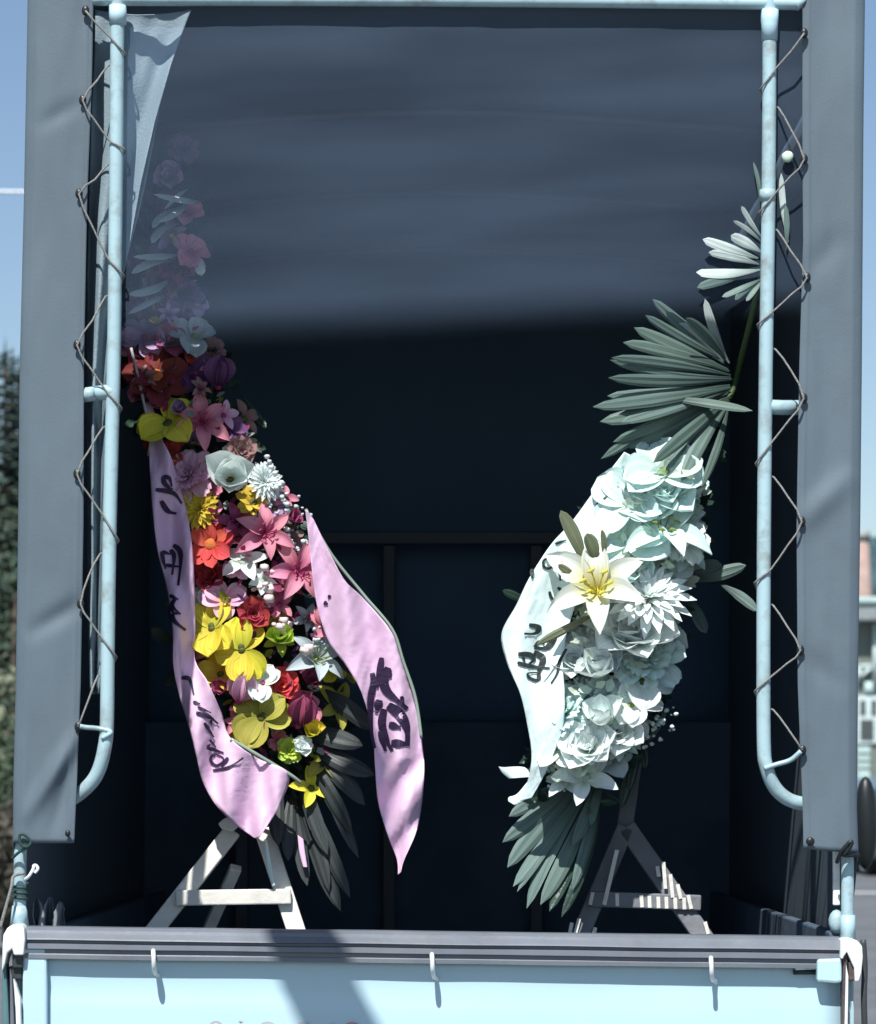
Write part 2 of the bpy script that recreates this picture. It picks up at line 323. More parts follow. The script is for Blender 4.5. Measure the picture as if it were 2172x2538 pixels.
obj('corner_bracket', prism([(2084, 2328), (2110, 2326), (2126, 2332), (2138, 2346), (2140, 2372), (2136, 2410), (2130, 2432), (2120, 2434), (2118, 2400), (2100, 2360), (2092, 2372), (2090, 2378), (2084, 2376)], -0.045, 0.02), M_WHITE2, truck, bevel=0.006)
obj('latch', join(prism([(2090, 2334), (2118, 2330), (2118, 2345), (2102, 2362), (2100, 2560), (2088, 2560)], -0.034, -0.006), pbox(2104, 2384, 2121, 2432, -0.036, 0.0)), mat('rusty_latch', (0.10, 0.075, 0.075), 0.6, var=0.3, bump=0.3), truck, bevel=0.003)
obj('latch_lever', prism([(2098, 2390), (2104, 2420), (2102, 2560), (2094, 2560)], -0.042, -0.036), M_WHITE2, truck, bevel=0.002)
obj('latch_lever', prism([(2112, 2486), (2116, 2482), (2118, 2500), (2118, 2560), (2108, 2560), (2108, 2510)], -0.044, -0.02), M_BLUE, truck, bevel=0.004)
obj('side_strap', tube([P(2140, 2330, 0.0), P(2144, 2400, 0.0), P(2142, 2480, -0.005), P(2146, 2600, 0.0)], 0.006, 8, 5), M_STEEL, truck)
# stakes that carry the frame
obj('stake', tube([P(48, 2700, 0.02), P(49, 2290, 0.02), P(51, 2100, 0.02), P(60, 1960, 0.03)], 0.0125, 14, 4), M_BLUE, truck)
obj('stake', tube([P(2100, 2700, 0.02), P(2101, 2320, 0.02), P(2101, 2100, 0.02), P(2095, 1960, 0.03)], 0.0125, 14, 4), M_BLUE, truck)
obj('stake_collar', tube([P(2102, 2330, 0.02), P(2102, 2268, 0.02)], lambda t: 0.0155-0.001*t, 14), M_BLUE, truck, smooth=True)
obj('stake_collar', tube([P(48, 2296, 0.02), P(48, 2245, 0.02)], lambda t: 0.019-0.005*t, 14), M_BLUE, truck)
obj('flat_bar', pbox(2066, 2108, 2083, 2244, 0.045, 0.06), M_WHITE2, truck, bevel=0.002)
obj('bar_boss', ball(P(2074, 2285, 0.05), 0.016, 10, 7, (1, 1, 1.5)), M_BLUE, truck)
# rear hoop of the frame
def post(pts, r=0.0138): return tube([P(x, y, Y) for x, y, Y in pts], r, 16, 6)
obj('frame_post', post([(292, -40, 0), (291, 60, 0), (289, 300, 0), (286, 600, 0), (282, 900, 0), (273, 1250, 0), (267, 1600, 0), (265, 1790, 0), (258, 1860, 0), (242, 1915, 0.01), (215, 1952, 0.02), (170, 1985, 0.03), (120, 2000, 0.05)]), M_BLUE, truck)
obj('frame_post', post([(1909, -40, 0), (1908, 60, 0), (1907, 300, 0), (1904, 600, 0), (1899, 900, 0), (1895, 1250, 0), (1893, 1600, 0), (1894, 1840, 0), (1900, 1900, 0), (1920, 1950, 0.01), (1952, 1980, 0.02), (1995, 1993, 0.03), (2060, 1998, 0.05)]), M_BLUE, truck)
obj('frame_bar', tube([P(270, -2, 0.0), P(292, -2, 0.0), P(1100, 0, 0.0), P(1909, 8, 0.0), P(1975, 10, 0)], 0.0125, 14, 4), M_BLUE, truck)
obj('post_sleeve', tube([P(292, 14, 0), P(292, 60, 0)], 0.0172, 16), M_WHITE, truck)
obj('post_sleeve', tube([P(1909, 24, 0), P(1908, 52, 0), P(1908, 62, 0), P(1908, 100, 0)], lambda t: 0.0172 if t < 0.5 else (0.0172-0.0024*(t-0.33)), 16), M_WHITE, truck)
obj('post_sleeve', tube([P(1903, 470, 0.0), P(1903, 498, 0.0)], lambda t: 0.0155+0.003*math.sin(math.pi*t), 14), M_BLUE, truck)
obj('side_rail', tube([P(282, 970, 0.0), P(262, 972, 0.002), P(240, 975, 0.01), P(205, 980, 0.05), P(200, 985, 0.5)], 0.0145, 14, 4), M_BLUE, truck)
obj('side_rail', tube([P(1899, 1008, 0.005), P(1935, 1010, 0.01), P(1965, 1010, 0.03), P(1990, 1010, 0.08), P(1985, 1010, 0.5)], 0.0145, 14, 4), M_BLUE, truck)
# inner hoops, front board and cab
for Y in (0.92, 1.84, 2.66):
    obj('roof_bow', tube([Vector((-0.755, Y, 2.90)), Vector((0, Y, 2.945)), Vector((0.755, Y, 2.90))], 0.012, 10, 5), M_STEEL, truck)
obj('headboard', box(-0.845, 0.845, 2.70, 2.74, 0.60, 1.62), M_BED, truck, bevel=0.006)
M_DFR = mat('guard_paint', (0.065, 0.08, 0.10), 0.5, var=0.15)
obj('guard_bar', join(*[box(P(420, 0, 2.62).x, P(1480, 0, 2.62).x, 2.60, 2.64, P(0, y1, 2.62).z, P(0, y0, 2.62).z) for y0, y1 in ((1318, 1350),)]), M_DFR, truck, bevel=0.004)
for x in (965, 1330, 600): obj('guard_upright', box(P(x-16, 0, 2.62).x, P(x+16, 0, 2.62).x, 2.60, 2.64, 0.9, P(0, 1352, 2.62).z), M_DFR, truck, bevel=0.004)
obj('cab', join(box(-0.80, 0.80, 2.80, 3.30, 0.55, 2.02), prism([(0, 0), (1, 0), (0, 1)], 3.0, 3.0) if 0 else box(-0.78, 0.78, 3.30, 4.15, 0.55, 1.45), box(-0.74, 0.74, 3.30, 3.80, 1.45, 1.98)), M_BLUE, truck, bevel=0.05)
obj('cab_window', box(P(640, 0, 2.78).x, P(1275, 0, 2.78).x, 2.775, 2.798, P(0, 1830, 2.78).z, P(0, 1352, 2.78).z), M_GLASSD, truck, bevel=0.004)
obj('chassis', join(box(-0.35, -0.25, 0.1, 4.0, 0.5, 0.74), box(0.25, 0.35, 0.1, 4.0, 0.5, 0.74), box(-0.75, 0.75, 0.02, 0.08, 0.42, 0.55)), M_STEEL, truck)
for Y in (0.85, 3.5):
    for s in (-1, 1):
        wv = obj('wheel', tube([Vector((s*0.62, Y, 0.31)), Vector((s*0.63, Y, 0.31)), Vector((s*0.78, Y, 0.31)), Vector((s*0.80, Y, 0.31))], lambda t: 0.28 if (t < 0.1 or t > 0.9) else 0.31, 28), M_RUBBER, truck)
        obj('rim', tube([Vector((s*0.795, Y, 0.31)), Vector((s*0.806, Y, 0.31))], 0.17, 20), M_BLUE, wv)
# black side mirror low at the right edge, on its arm from the cab
obj('wing_mirror', ball(P(2146, 2040, 3.55), 0.145, 16, 12, (0.26, 0.25, 1.0)), M_BLACK, truck)
obj('mirror_arm', tube([Vector((0.78, 3.55, 1.30)), Vector((1.1, 3.56, 1.36)), P(2146, 2040, 3.56)], 0.012, 8, 4), M_BLACK, truck)

# ------------------------------------------------------------------ tarpaulin cover
cover = thing('tarpaulin_cover', 'grey tarpaulin cover laced along both sides of the open truck back', 'tarpaulin', (0, 1.3, 2.9))
LL = [(-30, 70, 232), (200, 66, 228), (500, 60, 216), (900, 50, 208), (1300, 46, 207), (1700, 40, 200), (1950, 34, 190), (2090, 33, 184)]
RR = [(-30, 1990, 2144), (300, 1989, 2140), (600, 1991, 2138), (900, 1982, 2136), (1300, 1975, 2132), (1700, 1978, 2126), (2000, 1990, 2124), (2112, 1992, 2128)]
def crease(x, y, x0, y0, x1, y1, w):
    d = Vector((x1-x0, y1-y0)); L2 = d.length_squared; t = max(0, min(1, ((x-x0)*d.x+(y-y0)*d.y)/L2))
    q = math.hypot(x-x0-d.x*t, y-y0-d.y*t); return math.exp(-(q/w)**2)*math.sin(math.pi*min(1, max(0, t*0.9+0.1)))
def strip(tab, side, y1, crs):
    nu, nv = 64, 170
    def f(u, v):
        if u <= 0.5:
            y = -30+(y1+30)*v; a, b = lerp_tab(tab, y); uu = u*2
            x = (b+(a-b)*uu) if side < 0 else (a+(b-a)*uu)
            if side > 0: y += 12*uu*v**8
            Y = -0.006+0.005*nz(x*0.010, y*0.0028, side)+0.0012*nz(x*0.03, y*0.008, 5)
            Y -= 0.0022*math.exp(-((uu-0.10)/0.018)**2)+0.0014*math.exp(-((uu-0.94)/0.02)**2)
            for c in crs: Y += c[5]*crease(x, y, *c[:5])
            Y += 0.012*max(0, uu-0.86)/0.14
            return P(x, y, Y)
        y = -30+(y1+30)*v; a, b = lerp_tab(tab, y); x = a if side < 0 else b
        t = (u-0.5)*2; p = P(x, y, 0.006); return Vector((p.x+side*0.006*math.sin(min(1, t*8)*math.pi/2), 0.006+2.79*t, p.z-(0.55*v**3)*min(1, t*6)))
    return grid(nu, nv, f)
pl = obj('side_panel', strip(LL, -1, 2090, [(205, 1490, 60, 1580, 22, 0.008), (200, 1810, 55, 2045, 20, -0.014), (190, 1850, 130, 2075, 22, 0.010), (205, 250, 80, 320, 20, 0.004)]), M_TARP, cover, solid=0.0018)
pr = obj('side_panel', strip(RR, 1, 2104, [(1990, 1300, 2120, 1160, 30, -0.010), (1992, 690, 2110, 560, 30, 0.004), (1986, 1620, 2110, 1720, 30, 0.004)]), M_TARP, cover, solid=0.0018)
obj('roof_panel', grid(24, 24, lambda u, v: Vector((-0.803+1.634*u, 0.03+2.74*v, 2.962+0.045*math.sin(math.pi*u)+0.012*nz(u*7, v*7)))), M_TARP, cover, solid=0.002)
obj('front_panel', grid(8, 8, lambda u, v: Vector((-0.85+1.70*u, 2.755+0.01*nz(u*5, v*5), 1.55+(1.44+0.045*math.sin(math.pi*u)+0.012*nz(u*7, 7))*v))), M_TARPIN, cover, solid=0.002)
def eyelet(par, x, y, w=19, h=27):
    V, F = [], []; n = 10
    c = P(x, y, -0.0165)
    obj('eyelet', (lambda vf: ([Vector((c.x+v.x, -0.017+v.y, c.z+v.z)) for v in vf[0]], vf[1]))(ball((0, 0, 0), 1.0, 10, 5, (ML(w)/2, 0.004, ML(h)/2))), M_BLACK, par)
ELL = [(212, 26), (205, 248), (196, 480), (191, 855), (191, 1175), (200, 1497), (194, 1802)]
ERR = [(1994, 82), (1994, 394), (2001, 688), (1993, 987), (1988, 1293), (1985, 1612), (1990, 1860)]
for x, y in ELL: eyelet(pl, x, y)
for x, y in ERR: eyelet(pr, x, y)
eyelet(pr, 2009, 2086, 22, 22); eyelet(pl, 168, 2066, 14, 18)
LPOST = [(0, 292), (300, 289), (600, 286), (900, 282), (1250, 273), (1600, 267), (1860, 262)]
RPOST = [(0, 1909), (300, 1907), (600, 1904), (900, 1899), (1250, 1895), (1600, 1893), (1860, 1895)]
def lacing(E, PT, side):
    pts = []; RP = 21
    for i, (x, y) in enumerate(E):
        pts.append(P(x, y, -0.022))
        if i == len(E)-1: break
        y2 = E[i+1][1]; dy = y2-y; y0_ = y; jr = random.Random(i*7+side*3+11)
        j_ = jr.uniform(-0.09, 0.09); ya = y+dy*(0.34+j_); yb = y+dy*(0.47+j_+jr.uniform(-.03, .06)); yc = y+dy*(0.61+j_*0.6); yd = y+dy*(0.78+j_*0.5)
        f = lambda q: lerp_tab(PT, q)[0]
        pts.append(P((x+f(ya)+side*RP)/2+side*2, (y+ya)/2, -0.022))
        pts.append(P(f(ya)+side*RP*0.9, ya, -0.013)); pts.append(P(f((ya+yb)/2), (ya+yb)/2, -0.0165)); pts.append(P(f(yb)-side*RP*0.95, yb, -0.010))
        pts.append(P(f(yb+8)-side*RP*1.0, yb+8, 0.006)); pts.append(P(f(yc), yc, 0.0185)); pts.append(P(f(yc)+side*RP*1.1, yc+8, 0.006))
        pts.append(P((f(yd)+side*RP+x)/2, yd+6, -0.012))
    return tube(pts, 0.0020, 7, 2)
obj('lacing_rope', lacing(ELL, LPOST, -1), M_ROPE, cover)
obj('lacing_rope', lacing(ERR, RPOST, 1), M_ROPE, cover)
# last ties round the posts and stakes
def wraps(cx, y, Y, r, n, pitch): return tube([P(cx+r*math.cos(a*0.7854), y+pitch*a/8, Y+ML(r)*math.sin(a*0.7854)*1.0) for a in range(8*n+1)], 0.0034, 6, 3)
M_TIE = mat('green_tie', (0.02, 0.055, 0.05), 0.6)
obj('tie_cord', wraps(49, 2190, 0.02, 19, 3, 13), M_TIE, cover)
obj('tie_cord', tube([P(30, 2128, 0.0), P(48, 2112, -0.01), P(70, 2098, -0.016), P(76, 2085, -0.016), P(58, 2068, -0.018), P(48, 2072, -0.018), P(52, 2094, -0.018), P(66, 2100, -0.016)], 0.003, 7, 5), M_TIE, cover)
obj('tie_cord', tube([P(2075, 2138, -0.004), P(2086, 2112, -0.02), P(2104, 2090, -0.024), P(2112, 2088, -0.024), P(2104, 2106, -0.022), P(2092, 2120, -0.018), P(2112, 2120, -0.014), P(2128, 2120, 0.0)], 0.0042, 7, 5), M_BLACK, cover)
obj('tie_cord', tube([P(0, 2300, -0.02), P(14, 2250, -0.02), P(28, 2200, -0.015), P(34, 2172, -0.006), P(60, 2165, -0.006)], 0.0032, 7, 5), M_ROPE, cover)
obj('tie_hook', tube([P(62, 2180, 0.0), P(72, 2172, -0.01), P(82, 2155, -0.012), P(84, 2146, -0.012), P(90, 2146, -0.012), P(94, 2154, -0.012), P(86, 2164, -0.012)], 0.0032, 8, 5), M_WHITE2, cover)
obj('tie_cord', tube([P(1895, 1905, -0.016), P(1925, 1895, -0.012), P(1960, 1884, -0.014), P(1986, 1862, -0.02)], 0.005, 7, 5), M_BLUE, cover)
obj('tie_cord', tube([P(252, 1830, -0.014), P(275, 1815, -0.014), P(245, 1806, -0.010), P(212, 1803, -0.016), P(198, 1800, -0.02)], 0.005, 7, 5), M_BLUE, cover)
# gathered rear flap tied beside the left post
FT = [(24, 236, 474), (90, 236, 448), (160, 233, 424), (300, 226, 384), (450, 222, 350), (600, 219, 322), (680, 217, 306), (800, 217, 286), (1000, 216, 268), (1300, 216, 262), (1560, 218, 256), (1720, 222, 246)]
def flapf(u, v):
    y = 24+1696*v**1.25; a, b = lerp_tab(FT, y); x = a+(b-a)*u
    if v < 0.03: y += 20*math.sin(math.pi*u)*(1-v/0.03)*0.6
    amp = 0.016*(0.35+min(1, v*2.2))
    Y = 0.055+amp*math.sin(u*9.0+2.0*v+0.6)+0.010*nz(u*5, v*9, 2)
    return P(x, y, Y)
obj('rear_flap', grid(40, 90, flapf), M_FLAP, cover, solid=0.0015)
obj('rear_flap', grid(12, 50, lambda u, v: (lambda y: P((393-100*((y-270)/430))+(1.5+13*math.sin(math.pi*min(1, v*1.02))**0.8)*(u-0.5)*2*(0.5+0.5*v), y, 0.078+0.008*math.cos(u*3.1)))(270+420*v)), M_FLAP, cover, solid=0.0015)
# clear vinyl half curtain
def vinf(u, v):
    x = 300+1690*u; yb = 876-86*u-10*u*u+10
    y = 14+(yb-14)*v
    return P(x, y, 0.0185+0.0025*nz(u*6, v*1.4)+0.0015*math.sin(u*26+v*2)*v+0.0015*nz(u*30, v*3))
vg = grid(60, 24, vinf); vuv = [(i/60, j/24) for j in range(25) for i in range(61)]
vc = obj('vinyl_curtain', vg, M_VINYL, None, uv=vuv)
tag(vc, 'half length streaky clear vinyl curtain hanging from the top bar across the truck opening', 'curtain')

# ------------------------------------------------------------------ flowers
def petal_geo(L, W, tipw=0.0, power=1.0, lift=0.5, droop=0.5, cup=0.25, ruffle=0.0, nu=6, nv=8, pos=0.5):
    V, UV = [], []
    for j in range(nv+1):
        t = j/nv
        if t < pos: w = math.sin(t/pos*math.pi/2)**power
        else: w = max(tipw, math.cos((t-pos)/(1-pos)*math.pi/2)**(power*0.8))
        w = max(w, 0.12) if j < nv else max(w, 0.05)
        for i in range(nu+1):
            q = i/nu*2-1
            z = lift*L*t-droop*L*t*t+cup*W*w*q*q+ruffle*L*t*math.sin(q*7+t*3)
            V.append(Vector((L*t*(1-0.15*droop*t), q*W*w*0.5, z))); UV.append((i/nu, t))
    F = [(j*(nu+1)+i, j*(nu+1)+i+1, (j+1)*(nu+1)+i+1, (j+1)*(nu+1)+i) for j in range(nv) for i in range(nu)]
    return V, F, UV
PM = {}
KIND = {   # name: (list of rings (count, scale, pitch deg), petal kwargs)
 'lily':  ([(3, 1.0, 18), (3, 0.96, 26)], dict(L=1, W=0.42, power=0.9, lift=0.55, droop=0.7, cup=0.3, pos=0.5, ruffle=0.018), 'petal'),
 'orchid': ([(3, 0.98, 8), (2, 1.0, 14)], dict(L=1, W=0.86, power=0.6, lift=0.25, droop=0.3, cup=0.18, pos=0.6, ruffle=0.035), 'petal'),
 'cup':   ([(3, 0.95, 52), (3, 0.98, 40)], dict(L=1, W=0.80, power=0.6, lift=0.15, droop=-0.1, cup=0.42, pos=0.55), 'petal'),
 'gerb':  ([(7, 1.0, 12), (6, 0.78, 26)], dict(L=1, W=0.62, power=0.55, lift=0.15, droop=0.2, cup=0.15, pos=0.65), 'petal'),
 'rose':  ([(5, 1.0, 22), (5, 0.82, 42), (4, 0.62, 62), (3, 0.42, 76)], dict(L=1, W=0.95, power=0.5, lift=0.35, droop=0.35, cup=0.3, pos=0.65, ruffle=0.03), 'petal'),
 'carn':  ([(8, 1.0, 12), (8, 0.86, 34), (7, 0.66, 54), (5, 0.5, 72)], dict(L=1, W=0.62, power=0.45, lift=0.2, droop=0.2, cup=0.1, pos=0.8, tipw=0.6, ruffle=0.06), 'petal'),
 'mum':   ([(20, 1.0, 2), (18, 0.9, 16), (16, 0.76, 30), (12, 0.6, 46), (8, 0.42, 64)], dict(L=1, W=0.22, power=0.5, lift=0.25, droop=0.2, cup=0.3, pos=0.6, nu=2, nv=5), 'floret'),
 'tulip': ([(3, 1.0, 74), (3, 1.02, 68)], dict(L=1, W=0.72, power=0.65, lift=0.1, droop=-0.16, cup=0.5, pos=0.5), 'petal'),
 'star':  ([(5, 1.0, 10)], dict(L=1, W=0.5, power=0.8, lift=0.35, droop=0.45, cup=0.2, pos=0.45), 'petal'),
}
def petal_mesh(kind, col, variant):
    k = (kind, col, variant)
    if k not in PM:
        a = dict(KIND[kind][1]); rs = random.Random(hash((kind, variant)) % 1000 if 0 else variant*31+len(kind))
        a['droop'] = a['droop']*(0.8+0.5*rs.random()); a['W'] *= 0.9+0.2*rs.random()
        V, F, UV = petal_geo(**a); PM[k] = mesh('petal', V, F, PET[col], True, UV)
    return PM[k]
EYES = {}
def eye_mesh(kind, eye):
    k = (kind, eye)
    if k not in EYES:
        if kind == 'lily': # stamens
            g = [ball((0, 0, 0.02), 0.09, 8, 5)]
            for i in range(6):
                a = i*math.pi/3+0.4; e = Vector((math.cos(a)*0.2, math.sin(a)*0.2, 0.42))
                g += [tube([(0, 0, 0), e*0.6+Vector((0, 0, 0.08)), e], 0.014, 5), ball(e, 0.05, 6, 4, (1.4, 0.6, 0.6))]
            g = join(*g)
        elif kind in ('gerb', 'mum', 'star'): g = ball((0, 0, 0.08), 0.22 if kind == 'gerb' else 0.16, 12, 7, (1, 1, 0.55), 0.15)
        elif kind == 'orchid': g = join(ball((0, 0, 0.04), 0.11, 10, 6, (1.1, 1, 0.6)), ball((0.01, -0.10, 0.06), 0.085, 10, 6, (1.2, 1.2, 0.5), 0.2))
        else: g = ball((0, 0, 0.04), 0.13, 8, 5)
        EYES[k] = mesh('flower_centre', g[0], g[1], M_EYE[eye])
    return EYES[k]
rnd = random.Random(11)
def flower(par, kind, c, r, col, eye, nrm, spin=None, name=None, label=None):
    n = Vector(nrm).normalized(); q = n.to_track_quat('Z', 'Y').to_matrix().to_4x4()
    sp = rnd.random()*6.28 if spin is None else spin
    MW = Matrix.Translation(c) @ q @ Matrix.Rotation(sp, 4, 'Z') @ Matrix.Scale(r, 4)
    f = put(name or {'lily': 'lily', 'orchid': 'orchid', 'cup': 'magnolia', 'gerb': 'gerbera', 'rose': 'rose', 'carn': 'carnation', 'mum': 'chrysanthemum', 'tulip': 'tulip', 'star': 'star_flower'}[kind], eye_mesh(kind, eye), par, MW)
    if label: f['label'] = label
    rings = KIND[kind][0]
    if kind == 'mum':
        V, F, U = [], [], []
        pv, pf, pu = petal_geo(**KIND[kind][1])
        for ri, (cnt, sc, pit) in enumerate(rings):
            for i in range(cnt):
                m = Matrix.Rotation(6.2832*i/cnt+ri*0.4+rnd.uniform(-.06, .06), 4, 'Z') @ Matrix.Rotation(-R(pit+rnd.uniform(-6, 6)), 4, 'Y') @ Matrix.Scale(sc*rnd.uniform(0.9, 1.06), 4)
                k = len(V); V += [m @ v for v in pv]; F += [tuple(a+k for a in g) for g in pf]; U += pu
        o = put('florets', mesh('florets', V, F, PET[col], True, U), f); return f
    for ri, (cnt, sc, pit) in enumerate(rings):
        for i in range(cnt):
            m = Matrix.Rotation(6.2832*i/cnt+ri*(math.pi/cnt)+rnd.uniform(-.12, .12), 4, 'Z') @ Matrix.Rotation(-R(pit+rnd.uniform(-10, 10)), 4, 'Y') @ Matrix.Scale(sc*rnd.uniform(0.9, 1.08), 4)
            put('petal', petal_mesh(kind, col, rnd.randrange(3)), f, m)
    return f
# blades of the fan palms: anchor, tip, width in pixels
def blade_geo(a, b, w, bend=0.04, fold=0.35, nv=12, blunt=0.5, sag=0.0):
    a = Vector(a); b = Vector(b); d = b-a; L = d.length; d.normalize()
    side = d.cross(Vector((0, -1, 0)));
    side = side.normalized() if side.length > 1e-4 else Vector((1, 0, 0))
    side = (side+Vector((0, rnd.uniform(-.45, .45), 0))).normalized(); up = side.cross(d)
    if up.y > 0: up = -up
    V, F, U = [], [], []; ph = rnd.random()*9; tw = rnd.uniform(-.5, .5); cs = rnd.uniform(-.05, .05)
    for j in range(nv+1):
        t = j/nv
        ww = w*(0.16+0.84*math.sin(min(1, t/0.62)*math.pi/2)**1.15)*(1 if t < 0.66 else max(0.02, math.cos((t-0.66)/0.34*math.pi/2)**blunt))*(1+0.07*nz(t*5, ph))
        sd = (side+up*tw*t*0.6).normalized(); un = sd.cross(d); un = un if un.y < 0 else -un
        for q, zz in ((-1, -1), (-0.5, 0.05), (0, -0.25), (0.5, 0.05), (1, -1)):
            V.append(a+d*L*t+sd*q*ww*0.5+un*(bend*L*4*t*(1-t)*0.5+zz*fold*ww*0.30)+Vector((0, 0, -sag*t*t*L))+side*cs*L*4*t*(1-t)); U.append(((q+1)/2, t))
    for j in range(nv):
        for i in range(4): F.append((j*5+i, j*5+i+1, (j+1)*5+i+1, (j+1)*5+i))
    return V, F, U
def blade(par, ax, ay, tx, ty, w, Y0, Y1, m, **k):
    k.setdefault('bend', rnd.uniform(-0.02, 0.09)); k.setdefault('sag', rnd.uniform(-0.02, 0.05))
    V, F, U = blade_geo(P(ax, ay, Y0), P(tx, ty, Y1), ML(w, Y0), **k)
    return obj('leaf', (V, F), m, par, smooth=False, uv=U)
def ribbon_geo(pairs, Yf, nu=20, k=12):
    Ls = smooth_path([Vector((a[0], a[1], 0)) for a, b in pairs], k); Rs = smooth_path([Vector((b[0], b[1], 0)) for a, b in pairs], k)
    V, F = [], []; n = len(Ls)
    for j in range(n):
        for i in range(nu+1):
            q = Ls[j].lerp(Rs[j], i/nu); V.append(P(q.x, q.y, Yf(q.x, q.y)))
    for j in range(n-1):
        for i in range(nu): F.append((j*(nu+1)+i, j*(nu+1)+i+1, (j+1)*(nu+1)+i+1, (j+1)*(nu+1)+i))
    return V, F
def crinkle(x, y): return 0.0045*nz(x*0.035, y*0.008, 3)+0.0025*nz(x*0.09+y*0.03, y*0.02, 8)+0.0012*nz(x*0.2, y*0.15, 1)
def strokes(lst, Yf, off=0.0035):
    gs = []
    for pts, w in lst:
        sp = smooth_path([Vector((x, y, 0)) for x, y in pts], 6) if len(pts) > 2 else [Vector((pts[0][0], pts[0][1], 0)).lerp(Vector((pts[1][0], pts[1][1], 0)), t/6) for t in range(7)]
        V, F = [], []; n = len(sp)
        for j, p in enumerate(sp):
            d = sp[min(j+1, n-1)]-sp[max(j-1, 0)]; d.normalize(); nrm = Vector((-d.y, d.x, 0)); t = j/(n-1)
            ww = w*1.35*(0.45+0.55*math.sin(math.pi*min(1, t*1.15+0.12)))*0.5
            for s in (-1, 1):
                q = p+nrm*s*ww; V.append(P(q.x, q.y, Yf(q.x, q.y)-off))
        for j in range(n-1): F.append((2*j, 2*j+1, 2*j+3, 2*j+2))
        gs.append((V, F))
    return join(*gs)
def body_core(tab, Yc, depth, shrink=0.72):
    V, F = [], []; ys = list(range(int(tab[0][0]), int(tab[-1][0])+1, 40)); n = 14
    for y in ys:
        xc, hw = lerp_tab(tab, y)
        for a in range(n):
            t = 6.2832*a/n; rr = 1+0.25*nz(math.cos(t)*2, math.sin(t)*2, y*0.02)
            p = P(xc+hw*shrink*rr*math.cos(t), y, Yc(y)); p.y = Yc(y)+0.03+depth*rr*math.sin(t)*0.8; V.append(p)
    for j in range(len(ys)-1):
        for a in range(n): F.append((j*n+a, j*n+(a+1) % n, (j+1)*n+(a+1) % n, (j+1)*n+a))
    F.append(tuple(range(n))[::-1]); F.append(tuple((len(ys)-1)*n+a for a in range(n))); return V, F
def leaf_mass(tab, Yc, depth, count, y0, y1, size, seed, dirx=0.0, spread=1.0):
    r = random.Random(seed); V, F = [], []
    for _ in range(count):
        y = r.uniform(y0, y1); xc, hw = lerp_tab(tab, y); a = r.uniform(-1, 1)
        x = xc+a*hw*spread; Y = Yc(y)-depth*math.sqrt(max(0.05, 1-a*a))*r.uniform(0.55, 0.95)
        c = P(x, y, Y); L = ML(size)*r.uniform(0.6, 1.5)
        d = Vector((a*1.1+dirx+r.uniform(-.7, .7), -0.55+r.uniform(-.35, .35), r.uniform(-1.0, 0.8))).normalized()
        s = d.cross(Vector((r.uniform(-.5, .5), -1, r.uniform(-.3, .9)))).normalized(); up = s.cross(d)
        k = len(V); W = L*r.uniform(0.16, 0.30)
        V += [c, c+d*L*0.4+s*W, c+d*L*0.45-up*W*0.3, c+d*L*0.4-s*W, c+d*L*0.8+s*W*0.6, c+d*L*0.8-s*W*0.6, c+d*L]
        F += [(k, k+1, k+2), (k, k+2, k+3), (k+1, k+4, k+2), (k+3, k+2, k+5), (k+2, k+4, k+6), (k+2, k+6, k+5)]
    return V, F
def spray(pts, Y, seed, count, spread, rad):
    r = random.Random(seed); gs = []
    for _ in range(count):
        x, y = r.choice(pts); x += r.gauss(0, spread); y += r.gauss(0, spread)
        gs.append(ball(P(x, y, Y+r.uniform(-.03, .02)), rad*r.uniform(0.6, 1.5), 6, 4, (1, 1, 0.8), 0.5, r.random()*9))
    return join(*gs)

# ------------------------------------------------------------------ left wreath: mixed colours
lw = thing('flower_wreath', 'tall slanting wreath of pink, yellow and red flowers with lettered pink ribbons', 'wreath', P(560, 2330, 0.66))
LT = [(330, 432, 45), (380, 430, 60), (560, 425, 85), (700, 400, 95), (850, 405, 105), (1000, 450, 120), (1150, 530, 140), (1300, 590, 160), (1450, 620, 180), (1600, 640, 190), (1750, 680, 175), (1900, 720, 105), (2000, 735, 60)]
LYc = lambda y: 0.61+0.02*math.sin(y*0.004)
def LY(x, y, lift=0.0):
    xc, hw = lerp_tab(LT, y); u = max(-0.97, min(0.97, (x-xc)/(hw*1.15))); return LYc(y)-0.11*math.sqrt(1-u*u)-lift
obj('wreath_core', body_core(LT, LYc, 0.075), M_CORE, lw)
o = obj('small_leaves', leaf_mass(LT, LYc, 0.10, 620, 480, 1980, 46, 3, 0.0, 1.02), M_LEAF, lw, smooth=False); o['kind'] = 'stuff'
